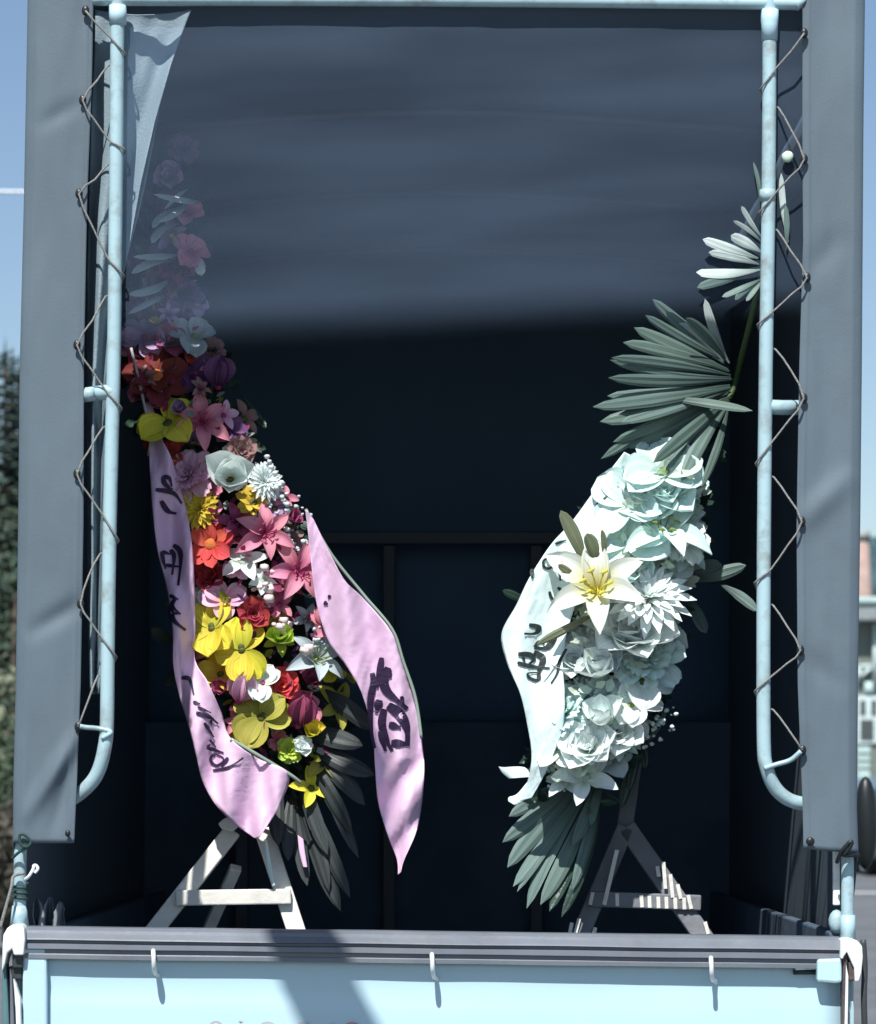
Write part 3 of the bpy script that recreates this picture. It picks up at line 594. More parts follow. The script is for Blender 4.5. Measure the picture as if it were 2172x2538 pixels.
LF = [ # kind, x, y, radius, colour, eye, lift
 ('carn', 452, 372, 40, 'purp', 'mag', 0), ('rose', 418, 440, 40, 'lil', 'grey', 0), ('orchid', 462, 530, 42, 'hot', 'mag', 0.02), ('orchid', 470, 625, 52, 'hot', 'mag', 0.02), ('rose', 425, 510, 40, 'purp', 'mag', 0), ('orchid', 405, 640, 40, 'purp', 'mag', 0), ('rose', 440, 670, 44, 'mag', 'mag', 0), ('carn', 455, 730, 44, 'purp', 'mag', 0), ('orchid', 400, 780, 50, 'purp', 'mag', 0), ('rose', 420, 850, 46, 'mag', 'mag', 0), ('carn', 520, 870, 36, 'brn', 'mag', 0), ('star', 425, 585, 44, 'lil', 'yellow', 0),  # upper flowers get darker petals, their shade put into the colour
 ('carn', 400, 700, 54, 'brn', 'orange', 0.0), ('rose', 372, 770, 56, 'mag', 'mag', 0.0), ('orchid', 486, 755, 36, 'lil', 'grey', 0.01), ('orchid', 358, 835, 62, 'lil', 'mag', 0.02), ('orchid', 480, 836, 60, 'grey', 'green', 0.03), ('orchid', 430, 800, 42, 'purp', 'mag', 0.0),
 ('gerb', 388, 935, 74, 'dred', 'orange', 0.02), ('orchid', 478, 930, 62, 'purp', 'mag', 0.0), ('tulip', 540, 960, 66, 'purp', 'mag', 0.03), ('orchid', 418, 1048, 78, 'yel', 'dark', 0.035), ('lily', 500, 1050, 76, 'hot', 'mag', 0.02), ('orchid', 560, 1060, 54, 'purp', 'mag', 0.0),
 ('star', 603, 1040, 48, 'brn', 'dark', 0), ('carn', 470, 1180, 66, 'pink', 'mag', 0.02), ('cup', 572, 1190, 92, 'white', 'dark', 0.035), ('rose', 598, 1120, 40, 'brn', 'dark', 0.01), ('mum', 655, 1195, 50, 'white', 'grey', 0.02),
 ('gerb', 628, 1248, 44, 'gold', 'dark', 0.0), ('mum', 494, 1262, 52, 'gold', 'yellow', 0.035), ('gerb', 524, 1350, 64, 'red', 'orange', 0.035), ('lily', 588, 1300, 62, 'mag', 'mag', 0.015), ('lily', 655, 1325, 82, 'hot', 'mag', 0.025), ('star', 605, 1395, 62, 'white', 'grey', 0.03),
 ('lily', 735, 1420, 84, 'hot', 'mag', 0.035), ('rose', 525, 1435, 44, 'crim', 'mag', 0.0), ('lily', 690, 1450, 62, 'mag', 'mag', 0.0), ('orchid', 560, 1490, 56, 'pink', 'mag', 0.02), ('star', 655, 1440, 38, 'white', 'grey', 0.04), ('star', 692, 1500, 40, 'hot', 'mag', 0.02),
 ('rose', 628, 1525, 46, 'crim', 'mag', 0.03), ('orchid', 526, 1560, 74, 'yel', 'dark', 0.045), ('orchid', 600, 1612, 76, 'yel', 'dark', 0.05), ('cup', 692, 1590, 50, 'lime', 'green', 0.03), ('mum', 690, 1545, 34, 'oli', 'green', 0.01), ('lily', 778, 1640, 92, 'grey', 'green', 0.035),
 ('orchid', 545, 1672, 60, 'gold', 'dark', 0.035), ('tulip', 590, 1740, 70, 'pink', 'mag', 0.05), ('orchid', 652, 1695, 48, 'white', 'mag', 0.05), ('rose', 700, 1700, 46, 'red', 'mag', 0.02), ('orchid', 648, 1780, 82, 'oli', 'dark', 0.045), ('tulip', 738, 1800, 76, 'mag', 'mag', 0.03),
 ('star', 832, 1752, 62, 'oli', 'dark', 0.0), ('star', 802, 1885, 66, 'oli', 'dark', 0.0), ('orchid', 592, 1832, 50, 'gold', 'dark', 0.02), ('star', 770, 1955, 52, 'yel', 'dark', 0.0), ('orchid', 860, 1660, 40, 'oli', 'dark', -0.02), ('lily', 760, 1540, 48, 'grey', 'grey', 0.0), ('star', 715, 1340, 44, 'brn', 'grey', 0.0),
]
fr = random.Random(23)
for i in range(64):           # smaller blooms packed between the large ones
    y = 640+1240*(i+fr.random())/64; xc, hw = lerp_tab(LT, y); x = xc+hw*fr.uniform(-0.95, 0.95)
    LF.append((fr.choice(('orchid', 'star', 'rose', 'carn', 'lily', 'cup')), x, y, fr.uniform(28, 44), fr.choice(('pink', 'hot', 'hot', 'mag', 'white', 'lil', 'brn', 'crim')) if y < 1560 else fr.choice(('yel', 'oli', 'hot', 'white', 'mag', 'lime', 'pink')), 'mag' if fr.random() < 0.5 else 'dark', fr.uniform(-0.01, 0.045)))
for kd, x, y, r, c, e, lf in LF:
    Y = LY(x, y, lf); xc, hw = lerp_tab(LT, y)
    n = Vector(((x-xc)/hw*0.55+rnd.uniform(-.2, .2)+0.05, -1, 0.32+rnd.uniform(-.25, .25)))
    if kd == 'tulip': n = Vector((0.15+rnd.uniform(-.2, .2), -0.45, 0.85))
    flower(lw, kd, P(x, y, Y), ML(r*1.14, Y), c, e, n)
for k_, (cn, ct, sd_) in enumerate((('mag', 110, 31), ('hot', 90, 32), ('purp', 90, 33), ('grey', 60, 34), ('oli', 60, 35))):
    o = obj('filler_petals', leaf_mass(LT, LYc, 0.17, ct, 620, 1900, 30, sd_, 0.1, 0.95), PET[cn], lw, smooth=False); o['kind'] = 'stuff'
o = obj('baby_breath', spray([(655, 1200), (690, 1230), (715, 1300), (735, 1270), (700, 1330), (660, 1160), (745, 1350), (790, 1580), (800, 1600)], 0.50, 5, 190, 16, 0.0050), mat('tiny_white_blooms', (0.62, 0.68, 0.70), 0.8), lw); o['kind'] = 'stuff'
o = obj('flower_buds', spray([(655, 1425), (640, 1455), (668, 1470), (700, 1560), (770, 1600), (640, 1400)], 0.46, 9, 26, 12, 0.0085), mat('pale_buds', (0.74, 0.62, 0.60), 0.6), lw); o['kind'] = 'stuff'
# pale leaf tips along the upper left edge, dark blades low on the right
for ax, ay, tx, ty, w in ((470, 470, 408, 515, 16), (468, 490, 392, 540, 18), (466, 510, 378, 562, 20), (455, 555, 376, 590, 24), (440, 630, 330, 640, 20), (430, 650, 326, 664, 22), (420, 690, 318, 712, 22), (410, 730, 318, 770, 22), (500, 500, 380, 480, 20)):
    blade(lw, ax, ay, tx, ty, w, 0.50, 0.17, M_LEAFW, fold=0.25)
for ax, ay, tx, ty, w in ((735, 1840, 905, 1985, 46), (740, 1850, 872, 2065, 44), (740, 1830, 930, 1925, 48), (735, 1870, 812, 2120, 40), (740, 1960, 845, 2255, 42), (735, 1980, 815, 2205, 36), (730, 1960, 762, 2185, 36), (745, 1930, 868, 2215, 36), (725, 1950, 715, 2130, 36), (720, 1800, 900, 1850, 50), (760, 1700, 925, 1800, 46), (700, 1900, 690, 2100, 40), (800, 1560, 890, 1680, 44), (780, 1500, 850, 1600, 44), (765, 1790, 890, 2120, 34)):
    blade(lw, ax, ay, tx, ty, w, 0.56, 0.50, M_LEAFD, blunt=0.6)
for ax, ay, tx, ty, w in ((440, 1600, 375, 1560, 34), (445, 1640, 410, 1700, 28), (560, 1150, 600, 1080, 30), (600, 980, 660, 1060, 26), (540, 880, 575, 880, 20)):
    blade(lw, ax, ay, tx, ty, w, 0.60, 0.56, M_LEAF)
# ribbons
RL = [((322, 865), (338, 860)), ((345, 960), (364, 950)), ((368, 1080), (397, 1075)), ((371, 1160), (427, 1140)), ((378, 1260), (459, 1250)), ((390, 1360), (476, 1350)), ((414, 1460), (482, 1450)), ((428, 1560), (484, 1550)), ((430, 1650), (484, 1636)), ((445, 1725), (515, 1690)), ((466, 1795), (548, 1765)), ((486, 1870), (572, 1830)), ((502, 1935), (640, 1880)), ((535, 1995), (716, 1918)), ((582, 2042), (690, 2002)), ((632, 2078), (644, 2075))]
YL = lambda x, y: crinkle(x, y)+0.10*max(0, (1010-y)/140)+0.46-0.035*math.sin((y-900)*0.0022)+0.016*math.sin(x*0.055+y*0.012)+0.006*math.sin(x*0.11-y*0.02)
rl = obj('ribbon', ribbon_geo(RL, YL), M_PINKR, lw, solid=0.0008); rl['label'] = 'pink lettered ribbon hanging down the left side'
z2 = lambda a, w: ([(350+x/4.145, 1100+y/4.145) for x, y in a], w)
z5 = lambda a, w: ([(380+x/4.145, 1600+y/4.145) for x, y in a], w)
SL = [z2([(226, 332), (236, 395), (285, 450), (325, 466)], 9), z2([(226, 335), (290, 355), (316, 440)], 8), z2([(150, 470), (330, 505), (418, 612)], 9), z2([(205, 585), (275, 690), (362, 716)], 10),
      z2([(330, 1040), (392, 1095), (406, 1210), (380, 1455)], 10), z2([(300, 1088), (338, 1160), (318, 1345)], 9), z2([(212, 1105), (228, 1200), (252, 1285)], 8), z2([(238, 1245), (395, 1262)], 7), z2([(214, 1108), (300, 1132)], 7),
      z2([(292, 1555), (382, 1600)], 7), z2([(350, 1595), (318, 1660), (405, 1752)], 8), z2([(302, 1650), (325, 1800), (458, 1915)], 11), z2([(330, 1740), (400, 1745)], 6),
      z5([(290, 335), (372, 345), (415, 502)], 8), z5([(410, 578), (482, 600)], 6), z5([(455, 630), (595, 692)], 5), z5([(440, 690), (575, 735), (668, 805)], 8), z5([(590, 765), (602, 822)], 6), z5([(525, 795), (622, 942)], 7), z5([(580, 968), (645, 1045)], 5), z5([(552, 1052), (722, 1102)], 7), z5([(556, 1050), (590, 1010)], 6),
      z5([(640, 1118), (594, 1150), (600, 1200), (650, 1235), (715, 1195), (712, 1150), (640, 1118)], 6), z5([(768, 1150), (700, 1248)], 7), z5([(612, 1285), (780, 1250), (926, 1154)], 6)]
for i, j in ((0, 2), (2, 4), (4, 9), (9, 13), (13, 14), (14, 19), (19, len(SL))): obj('character', strokes(SL[i:j], YL), M_INKP, rl, smooth=False)
RRb = [((757, 1262), (778, 1288)), ((765, 1330), (818, 1372)), ((772, 1400), (856, 1440)), ((786, 1500), (900, 1482)), ((815, 1590), (968, 1562)), ((858, 1650), (990, 1622)), ((890, 1702), (1012, 1690)), ((912, 1765), (1036, 1752)), ((926, 1830), (1047, 1845)), ((930, 1900), (1052, 1905)), ((938, 1990), (1046, 1990)), ((962, 2072), (1032, 2062)), ((984, 2130), (1002, 2132)), ((987, 2168), (994, 2162))]
YR = lambda x, y: crinkle(x, y)+0.44+0.014*math.sin(x*0.06-y*0.006)+(0.012*math.sin((x*0.8+y*0.55)*0.075) if y > 1880 else 0.012*math.sin((x*0.8+1880*0.55)*0.075)*max(0, (y-1700)/180))+0.02*math.sin(y*0.004)
rr = obj('ribbon', ribbon_geo(RRb, YR, 26), M_PINKR, lw, solid=0.0008); rr['label'] = 'wide pink ribbon with bold dark lettering on the right'
z3 = lambda a, w: ([(700+x/4.43, 1500+y/4.43) for x, y in a], w)
SR = [z3([(985, 745), (1003, 850), (972, 1010), (966, 1200), (985, 1420), (1015, 1570)], 13), z3([(1092, 575), (1062, 760), (1038, 910)], 12), z3([(1165, 685), (1112, 820), (1150, 945), (1260, 1045), (1375, 1140)], 18), z3([(1165, 690), (1190, 800)], 10), z3([(1160, 1100), (1290, 1200), (1368, 1350), (1372, 1545)], 20),
      z3([(1120, 1140), (1092, 1300), (1150, 1490), (1205, 1600)], 15), z3([(1070, 1040), (1028, 1180)], 16), z3([(1078, 1380), (1132, 1600)], 14), z3([(1170, 1310), (1300, 1345)], 14), z3([(1195, 1515), (1385, 1525)], 16), z3([(1310, 1000), (1330, 1090)], 8),
      z3([(525, -110), (505, -70)], 7), z3([(455, -30), (500, -10)], 9)]
for i, j in ((0, 11), (11, 12), (12, 13)): obj('character', strokes(SR[i:j], YR), M_INKP, rr, smooth=False)
# thin clear wrap edges beside the ribbons
M_WRAP = mat('green_ribbon_edge', (0.26, 0.34, 0.28), 0.25, var=0.2, spec=0.7)
obj('ribbon_edge', tube([P(758, 1262, 0.45), P(820, 1372, 0.45), P(902, 1475, 0.45), P(972, 1560, 0.45), P(1000, 1640, 0.45), P(1030, 1730, 0.45), P(1045, 1830, 0.45)], 0.0035, 8, 6), M_WRAP, rr)
obj('ribbon_edge', tube([P(325, 862, 0.45), P(348, 960, 0.45), P(372, 1075, 0.45), P(368, 1130, 0.46)], 0.003, 8, 6), mat('grey_cord', (0.42, 0.40, 0.40), 0.5), rl)
obj('ribbon_edge', tube([P(572, 1832, 0.43), P(640, 1872, 0.43), P(716, 1918, 0.43), P(745, 1940, 0.44)], 0.004, 8, 6), M_WRAP, rl)
# white easel
obj('leg', beam(P(578, 2058, 0.56), P(372, 2320, 0.52), ML(43, 0.55), 0.018), M_WOODW, lw, bevel=0.003)
obj('leg', beam(P(652, 2055, 0.56), P(742, 2330, 0.52), ML(46, 0.55), 0.018), M_WOODW, lw, bevel=0.003)
obj('leg', beam(P(585, 2150, 0.62), P(505, 2330, 0.80), ML(30, 0.6), 0.018), M_WOODW, lw, bevel=0.003)
obj('crossbar', beam(P(436, 2226, 0.515), P(722, 2222, 0.515), ML(38, 0.52), 0.016, Vector((0, 0, 1))), M_WOODW, lw, bevel=0.003)
obj('tie_block', prism([(540, 2042), (556, 2028), (590, 2022), (590, 2048), (575, 2062), (550, 2056)], 0.50, 0.54), M_WOODW, lw, bevel=0.003)
obj('ribbon_tail', ribbon_geo([((738, 2070), (752, 2080)), ((742, 2110), (756, 2112)), ((752, 2150), (762, 2150))], lambda x, y: 0.49, 3), M_PINKR, lw, solid=0.0008)
obj('ribbon_tail', ribbon_geo([((655, 2080), (662, 2082)), ((662, 2140), (672, 2140)), ((674, 2198), (682, 2195))], lambda x, y: 0.50, 3), M_WHITER, lw, solid=0.0008)

# ------------------------------------------------------------------ right wreath: white
rw = thing('flower_wreath', 'white wreath of lilies and chrysanthemums with a white ribbon and fan palm leaves', 'wreath', P(1580, 2330, 0.62))
RT = [(560, 1880, 40), (700, 1860, 50), (900, 1815, 60), (1060, 1740, 80), (1140, 1655, 100), (1250, 1612, 130), (1400, 1570, 160), (1550, 1520, 165), (1700, 1490, 150), (1850, 1450, 125), (1960, 1425, 80)]
RYc = lambda y: lerp_tab([(560, 0.20), (900, 0.42), (1060, 0.47), (1200, 0.49), (1500, 0.49), (1960, 0.47)], y)[0]
def RY(x, y, lift=0.0):
    xc, hw = lerp_tab(RT, y); u = max(-0.97, min(0.97, (x-xc)/(hw*1.15))); return RYc(y)-(0.10 if y > 1150 else 0.05)*math.sqrt(1-u*u)-lift
obj('wreath_core', body_core([t for t in RT if t[0] >= 1060], RYc, 0.06), M_CORE, rw)
o = obj('small_leaves', leaf_mass(RT, RYc, 0.085, 380, 1120, 1990, 44, 8, 0.1, 1.06), M_LEAF, rw, smooth=False); o['kind'] = 'stuff'
RF = [
 ('orchid', 1640, 1175, 72, 'aqua', 'green', 0.01), ('rose', 1640, 1235, 66, 'aqua', 'grey', 0.0), ('orchid', 1560, 1250, 70, 'aqua', 'grey', 0.02), ('cup', 1722, 1240, 46, 'white', 'grey', 0.01), ('lily', 1640, 1335, 92, 'aqua', 'green', 0.02), ('orchid', 1560, 1345, 80, 'aqua', 'grey', 0.02), ('carn', 1675, 1340, 62, 'white', 'grey', 0.0), ('star', 1690, 1290, 46, 'aqua', 'grey', 0.0),
 ('mum', 1602, 1488, 82, 'white', 'grey', 0.04), ('rose', 1560, 1600, 86, 'white', 'grey', 0.02), ('carn', 1600, 1640, 66, 'aqua', 'grey', 0.0), ('orchid', 1475, 1610, 62, 'grey', 'grey', 0.02), ('rose', 1430, 1650, 50, 'white', 'grey', 0.02), ('cup', 1490, 1680, 56, 'white', 'grey', 0.03),
 ('orchid', 1592, 1690, 56, 'white', 'dark', 0.03), ('orchid', 1562, 1744, 56, 'white', 'green', 0.04), ('mum', 1450, 1735, 50, 'grey', 'grey', 0.0), ('carn', 1400, 1770, 56, 'aqua', 'grey', 0.02), ('cup', 1500, 1800, 56, 'white', 'grey', 0.03), ('rose', 1530, 1820, 50, 'white', 'grey', 0.02), ('orchid', 1388, 1862, 48, 'white', 'grey', 0.04), ('rose', 1462, 1860, 62, 'white', 'grey', 0.03),
 ('star', 1450, 1930, 58, 'white', 'grey', 0.01), ('carn', 1400, 1810, 44, 'white', 'grey', 0.01), ('orchid', 1510, 1890, 46, 'grey', 'grey', 0.0), ('star', 1535, 1855, 36, 'aqua', 'grey', 0.0), ('rose', 1640, 1600, 44, 'white', 'grey', 0.0), ('star', 1405, 1945, 42, 'white', 'grey', 0.0), ('carn', 1500, 1555, 50, 'cream', 'grey', 0.0),
 ('orchid', 1500, 1335, 56, 'aqua', 'grey', 0.0), ('rose', 1560, 1420, 56, 'aqua', 'grey', 0.0), ('orchid', 1640, 1410, 56, 'white', 'green', 0.0), ('star', 1700, 1370, 46, 'aqua', 'grey', 0.0), ('carn', 1545, 1530, 56, 'white', 'grey', 0.0), ('orchid', 1640, 1560, 46, 'aqua', 'grey', 0.0), ('carn', 1500, 1745, 52, 'aqua', 'grey', 0.0), ('orchid', 1560, 1800, 40, 'white', 'grey', 0.0), ('orchid', 1590, 1190, 46, 'white', 'grey', 0.0), ('carn', 1690, 1200, 44, 'aqua', 'grey', 0.0), ('rose', 1440, 1800, 44, 'aqua', 'grey', 0.0),
]
for kd, x, y, r, c, e, lf in RF:
    Y = RY(x, y, lf); xc, hw = lerp_tab(RT, y)
    n = Vector(((x-xc)/hw*0.5-0.1+rnd.uniform(-.2, .2), -1, 0.62+rnd.uniform(-.25, .25)))
    if kd == 'cup': n = Vector((-0.2, -0.7, 0.6))
    flower(rw, kd, P(x, y, Y), ML(r*1.55, Y), c, e, n)
flower(rw, 'lily', P(1482, 1472, 0.325), ML(165, 0.33), 'cream', 'yellow', (-0.10, -1, 0.40), 0.55, label='large white lily with a yellow throat')
for cn, ct, sd_ in (('white', 170, 41), ('aqua', 170, 42)):
    o = obj('filler_petals', leaf_mass([t for t in RT if t[0] >= 1060], RYc, 0.16, ct, 1150, 1940, 34, sd_, 0.0, 0.95), PET[cn], rw, smooth=False); o['kind'] = 'stuff'
o = obj('baby_breath', spray([(1440, 1700), (1470, 1760), (1380, 1740), (1640, 1780), (1420, 1920), (1360, 1900), (1600, 1820)], 0.40, 15, 130, 20, 0.0045), mat('tiny_pale_blooms', (0.60, 0.70, 0.66), 0.8), rw); o['kind'] = 'stuff'
RWb = [((1548, 1120), (1610, 1150)), ((1482, 1205), (1580, 1235)), ((1420, 1290), (1520, 1312)), ((1366, 1350), (1480, 1372)), ((1314, 1430), (1440, 1432)), ((1280, 1500), (1425, 1502)), ((1244, 1570), (1405, 1570)), ((1256, 1640), (1395, 1640)), ((1290, 1720), (1400, 1720)), ((1308, 1800), (1396, 1800)), ((1318, 1870), (1372, 1870)), ((1310, 1930), (1345, 1930)), ((1290, 1985), (1318, 1978))]
YW = lambda x, y: crinkle(x, y)+lerp_tab([(1100, 0.40), (1300, 0.37), (1560, 0.33), (1900, 0.34), (2000, 0.37)], y)[0]+0.012*math.sin(x*0.045+y*0.010)+0.01*math.sin(y*0.017)+0.02*max(0, (1290-x)/60)
rb = obj('ribbon', ribbon_geo(RWb, YW, 24), M_WHITER, rw, solid=0.0008)
z6 = lambda a, w: ([(1200+x/2.955, 1080+y/2.955) for x, y in a], w)
SW = [z6([(470, 897), (438, 915), (438, 955), (470, 973), (502, 955), (504, 915), (470, 897)], 5), z6([(352, 975), (352, 1045)], 8), z6([(522, 792), (602, 764)], 5), z6([(548, 900), (552, 980), (560, 1062)], 8), z6([(552, 915), (590, 960), (660, 1042)], 9), z6([(555, 860), (585, 878)], 7), z6([(820, 505), (880, 460), (912, 425)], 4), z6([(540, 1110), (595, 1160)], 6), z6([(480, 1140), (495, 1185), (545, 1230)], 6),
      z6([(330, 1385), (405, 1405), (375, 1448), (295, 1450)], 9), z6([(525, 1430), (500, 1500), (455, 1555), (368, 1552)], 13), z6([(368, 1550), (405, 1508), (445, 1530)], 6), z6([(250, 1600), (335, 1605), (368, 1640), (330, 1672)], 10), z6([(285, 1620), (300, 1660)], 6), z6([(245, 1662), (350, 1690), (482, 1702)], 8), z6([(365, 1588), (432, 1630), (405, 1720), (395, 1785)], 12), z6([(318, 1740), (330, 1770), (385, 1792), (410, 1765), (385, 1735), (318, 1740)], 6),
      z6([(605, 1560), (555, 1650), (535, 1740), (490, 1815)], 6)]
for i, j in ((0, 1), (1, 2), (2, 3), (3, 6), (6, 7), (7, 9), (9, 12), (12, 17), (17, 18)): obj('character', strokes(SW[i:j], YW), M_INKB, rb, smooth=False)
# upper fan, middle fan, lower fan
for tx, ty, w, ax, ay in ((1838, 508, 13, 1890, 590), (1818, 545, 12, 1888, 600), (1812, 580, 26, 1888, 625), (1742, 592, 26, 1880, 640), (1757, 622, 22, 1882, 655), (1726, 668, 26, 1885, 668), (1728, 712, 24, 1870, 672), (1790, 730, 16, 1890, 690), (1822, 740, 16, 1892, 690), (1850, 745, 14, 1894, 690)):
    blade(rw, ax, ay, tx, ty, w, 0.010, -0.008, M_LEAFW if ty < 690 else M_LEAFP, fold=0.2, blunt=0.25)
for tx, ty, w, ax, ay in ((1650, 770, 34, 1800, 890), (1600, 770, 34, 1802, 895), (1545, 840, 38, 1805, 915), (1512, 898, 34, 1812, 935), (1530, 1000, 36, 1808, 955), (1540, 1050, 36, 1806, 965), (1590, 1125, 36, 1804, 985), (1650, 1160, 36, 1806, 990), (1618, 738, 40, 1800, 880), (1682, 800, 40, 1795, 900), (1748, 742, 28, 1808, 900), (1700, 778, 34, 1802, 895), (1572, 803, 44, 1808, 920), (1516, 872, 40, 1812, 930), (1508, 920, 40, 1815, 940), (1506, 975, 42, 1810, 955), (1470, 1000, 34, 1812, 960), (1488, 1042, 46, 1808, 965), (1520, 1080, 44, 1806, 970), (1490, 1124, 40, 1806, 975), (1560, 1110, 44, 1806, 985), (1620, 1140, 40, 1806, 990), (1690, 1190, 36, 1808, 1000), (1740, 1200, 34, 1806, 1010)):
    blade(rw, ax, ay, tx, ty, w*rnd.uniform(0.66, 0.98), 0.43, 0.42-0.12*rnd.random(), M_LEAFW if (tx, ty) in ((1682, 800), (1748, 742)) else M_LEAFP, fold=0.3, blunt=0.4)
blade(rw, 1640, 985, 1866, 1012, 24, 0.40, 0.37, M_LEAFP)
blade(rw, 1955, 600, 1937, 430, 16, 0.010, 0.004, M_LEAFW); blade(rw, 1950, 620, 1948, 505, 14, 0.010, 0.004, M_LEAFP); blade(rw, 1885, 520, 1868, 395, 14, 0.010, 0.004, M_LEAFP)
obj('flower_bud', ball(P(1953, 388, 0.008), ML(15), 10, 8, (1, 0.6, 0.95), 0.2), PET['aqua'], rw)
obj('leaf_stem', tube([P(1898, 640, 0.05), P(1835, 900, 0.44), P(1800, 1000, 0.46), P(1690, 1150, 0.48), P(1640, 1250, 0.50)], 0.006, 8, 5), M_STEM, rw)
for tx, ty, w, ax, ay in ((1246, 2088, 42, 1440, 1925), (1258, 2150, 44, 1450, 1935), (1272, 2190, 38, 1455, 1945), (1282, 2212, 26, 1460, 1950), (1306, 2252, 40, 1470, 1945), (1420, 2090, 30, 1478, 1930), (1465, 2042, 24, 1500, 1920), (1262, 2020, 36, 1430, 1930), (1340, 2230, 40, 1470, 1960), (1362, 2262, 34, 1480, 1980), (1392, 2270, 28, 1490, 1990), (1420, 2200, 30, 1490, 1960)):
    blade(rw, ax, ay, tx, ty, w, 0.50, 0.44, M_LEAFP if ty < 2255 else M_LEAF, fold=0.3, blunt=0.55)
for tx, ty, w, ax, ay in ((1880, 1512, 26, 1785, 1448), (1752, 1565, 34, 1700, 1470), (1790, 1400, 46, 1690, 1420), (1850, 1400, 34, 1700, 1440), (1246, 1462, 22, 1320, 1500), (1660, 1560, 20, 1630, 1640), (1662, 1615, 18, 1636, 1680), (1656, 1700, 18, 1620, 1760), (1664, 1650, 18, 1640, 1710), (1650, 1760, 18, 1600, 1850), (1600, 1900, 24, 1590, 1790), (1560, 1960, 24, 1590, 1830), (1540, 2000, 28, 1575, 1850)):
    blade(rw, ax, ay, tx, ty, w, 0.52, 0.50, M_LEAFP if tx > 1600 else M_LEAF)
M_OLV = petal_mat('olive_leaf', (0.10, 0.12, 0.05), (0.24, 0.27, 0.16), 0.5, 0.15, 0.3)
for ax, ay, tx, ty, w in ((1452, 1410, 1390, 1262, 36), (1478, 1400, 1455, 1318, 34), (1496, 1395, 1492, 1312, 16), (1430, 1425, 1384, 1398, 18), (1478, 1520, 1330, 1600, 22)): blade(rw, ax, ay, tx, ty, w, 0.315, 0.285, M_OLV)
obj('ribbon_tail', ribbon_geo([((1236, 1900), (1246, 1902)), ((1246, 1916), (1300, 1902)), ((1262, 1930), (1318, 1926))], lambda x, y: 0.42, 4), M_WHITER, rw, solid=0.0008)
obj('ribbon_tail', ribbon_geo([((1340, 1902), (1347, 1908)), ((1308, 1938), (1322, 1948)), ((1282, 1968), (1304, 1978)), ((1262, 1976), (1290, 1992)), ((1260, 1986), (1276, 1996))], lambda x, y: 0.41, 4), M_WHITER, rw, solid=0.0008)
# easel
obj('leg', beam(P(1552, 2050, 0.58), P(1432, 2335, 0.54), ML(44, 0.55), 0.018), M_WOODG, rw, bevel=0.003)
obj('leg', beam(P(1552, 2050, 0.58), P(1752, 2335, 0.54), ML(48, 0.55), 0.018), M_WOODG, rw, bevel=0.003)
obj('crossbar', beam(P(1462, 2228, 0.54), P(1738, 2238, 0.54), ML(38, 0.55), 0.016, Vector((0, 0, 1))), M_WOODG, rw, bevel=0.003)
obj('leg', beam(P(1590, 1760, 0.66), P(1548, 2060, 0.60), ML(40, 0.6), 0.018), M_WOODG, rw, bevel=0.003)
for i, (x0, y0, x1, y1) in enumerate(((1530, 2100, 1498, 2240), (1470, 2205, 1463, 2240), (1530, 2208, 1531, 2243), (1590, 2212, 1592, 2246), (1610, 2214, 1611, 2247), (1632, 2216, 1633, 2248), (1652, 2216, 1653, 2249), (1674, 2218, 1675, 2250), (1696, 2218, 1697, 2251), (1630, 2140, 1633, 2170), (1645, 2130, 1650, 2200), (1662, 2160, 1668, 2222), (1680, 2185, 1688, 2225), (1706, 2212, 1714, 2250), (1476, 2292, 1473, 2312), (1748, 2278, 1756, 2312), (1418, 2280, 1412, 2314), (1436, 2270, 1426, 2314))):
    obj('sunlight_stripe', beam(P(x0, y0+7, 0.5305), P(x1, y1+3, 0.5305), ML(9 if i else 10, 0.52), 0.0012), M_WOODW, rw, smooth=False)  # pale stripes standing in for slatted sunlight on the grey easel

# ------------------------------------------------------------------ folded plastic at the left end of the bed
bagm = mat('grey_plastic_film', (0.28, 0.32, 0.36), 0.35, var=0.1, spec=0.5, transl=0.2)
bag = obj('plastic_sack', grid(30, 14, lambda u, v: (lambda x, top: P(x+(6*nz(u*8, v*3)), 2345-(2345-top)*v, 0.12+0.035*math.sin(u*15)))(82+78*u, 2268-44*abs(math.sin(u*8.2+0.5))**0.6+70*max(0, u-0.72))), bagm, None, solid=0.001)
tag(bag, 'crumpled grey plastic sack standing in the left rear corner of the truck bed', 'sack')

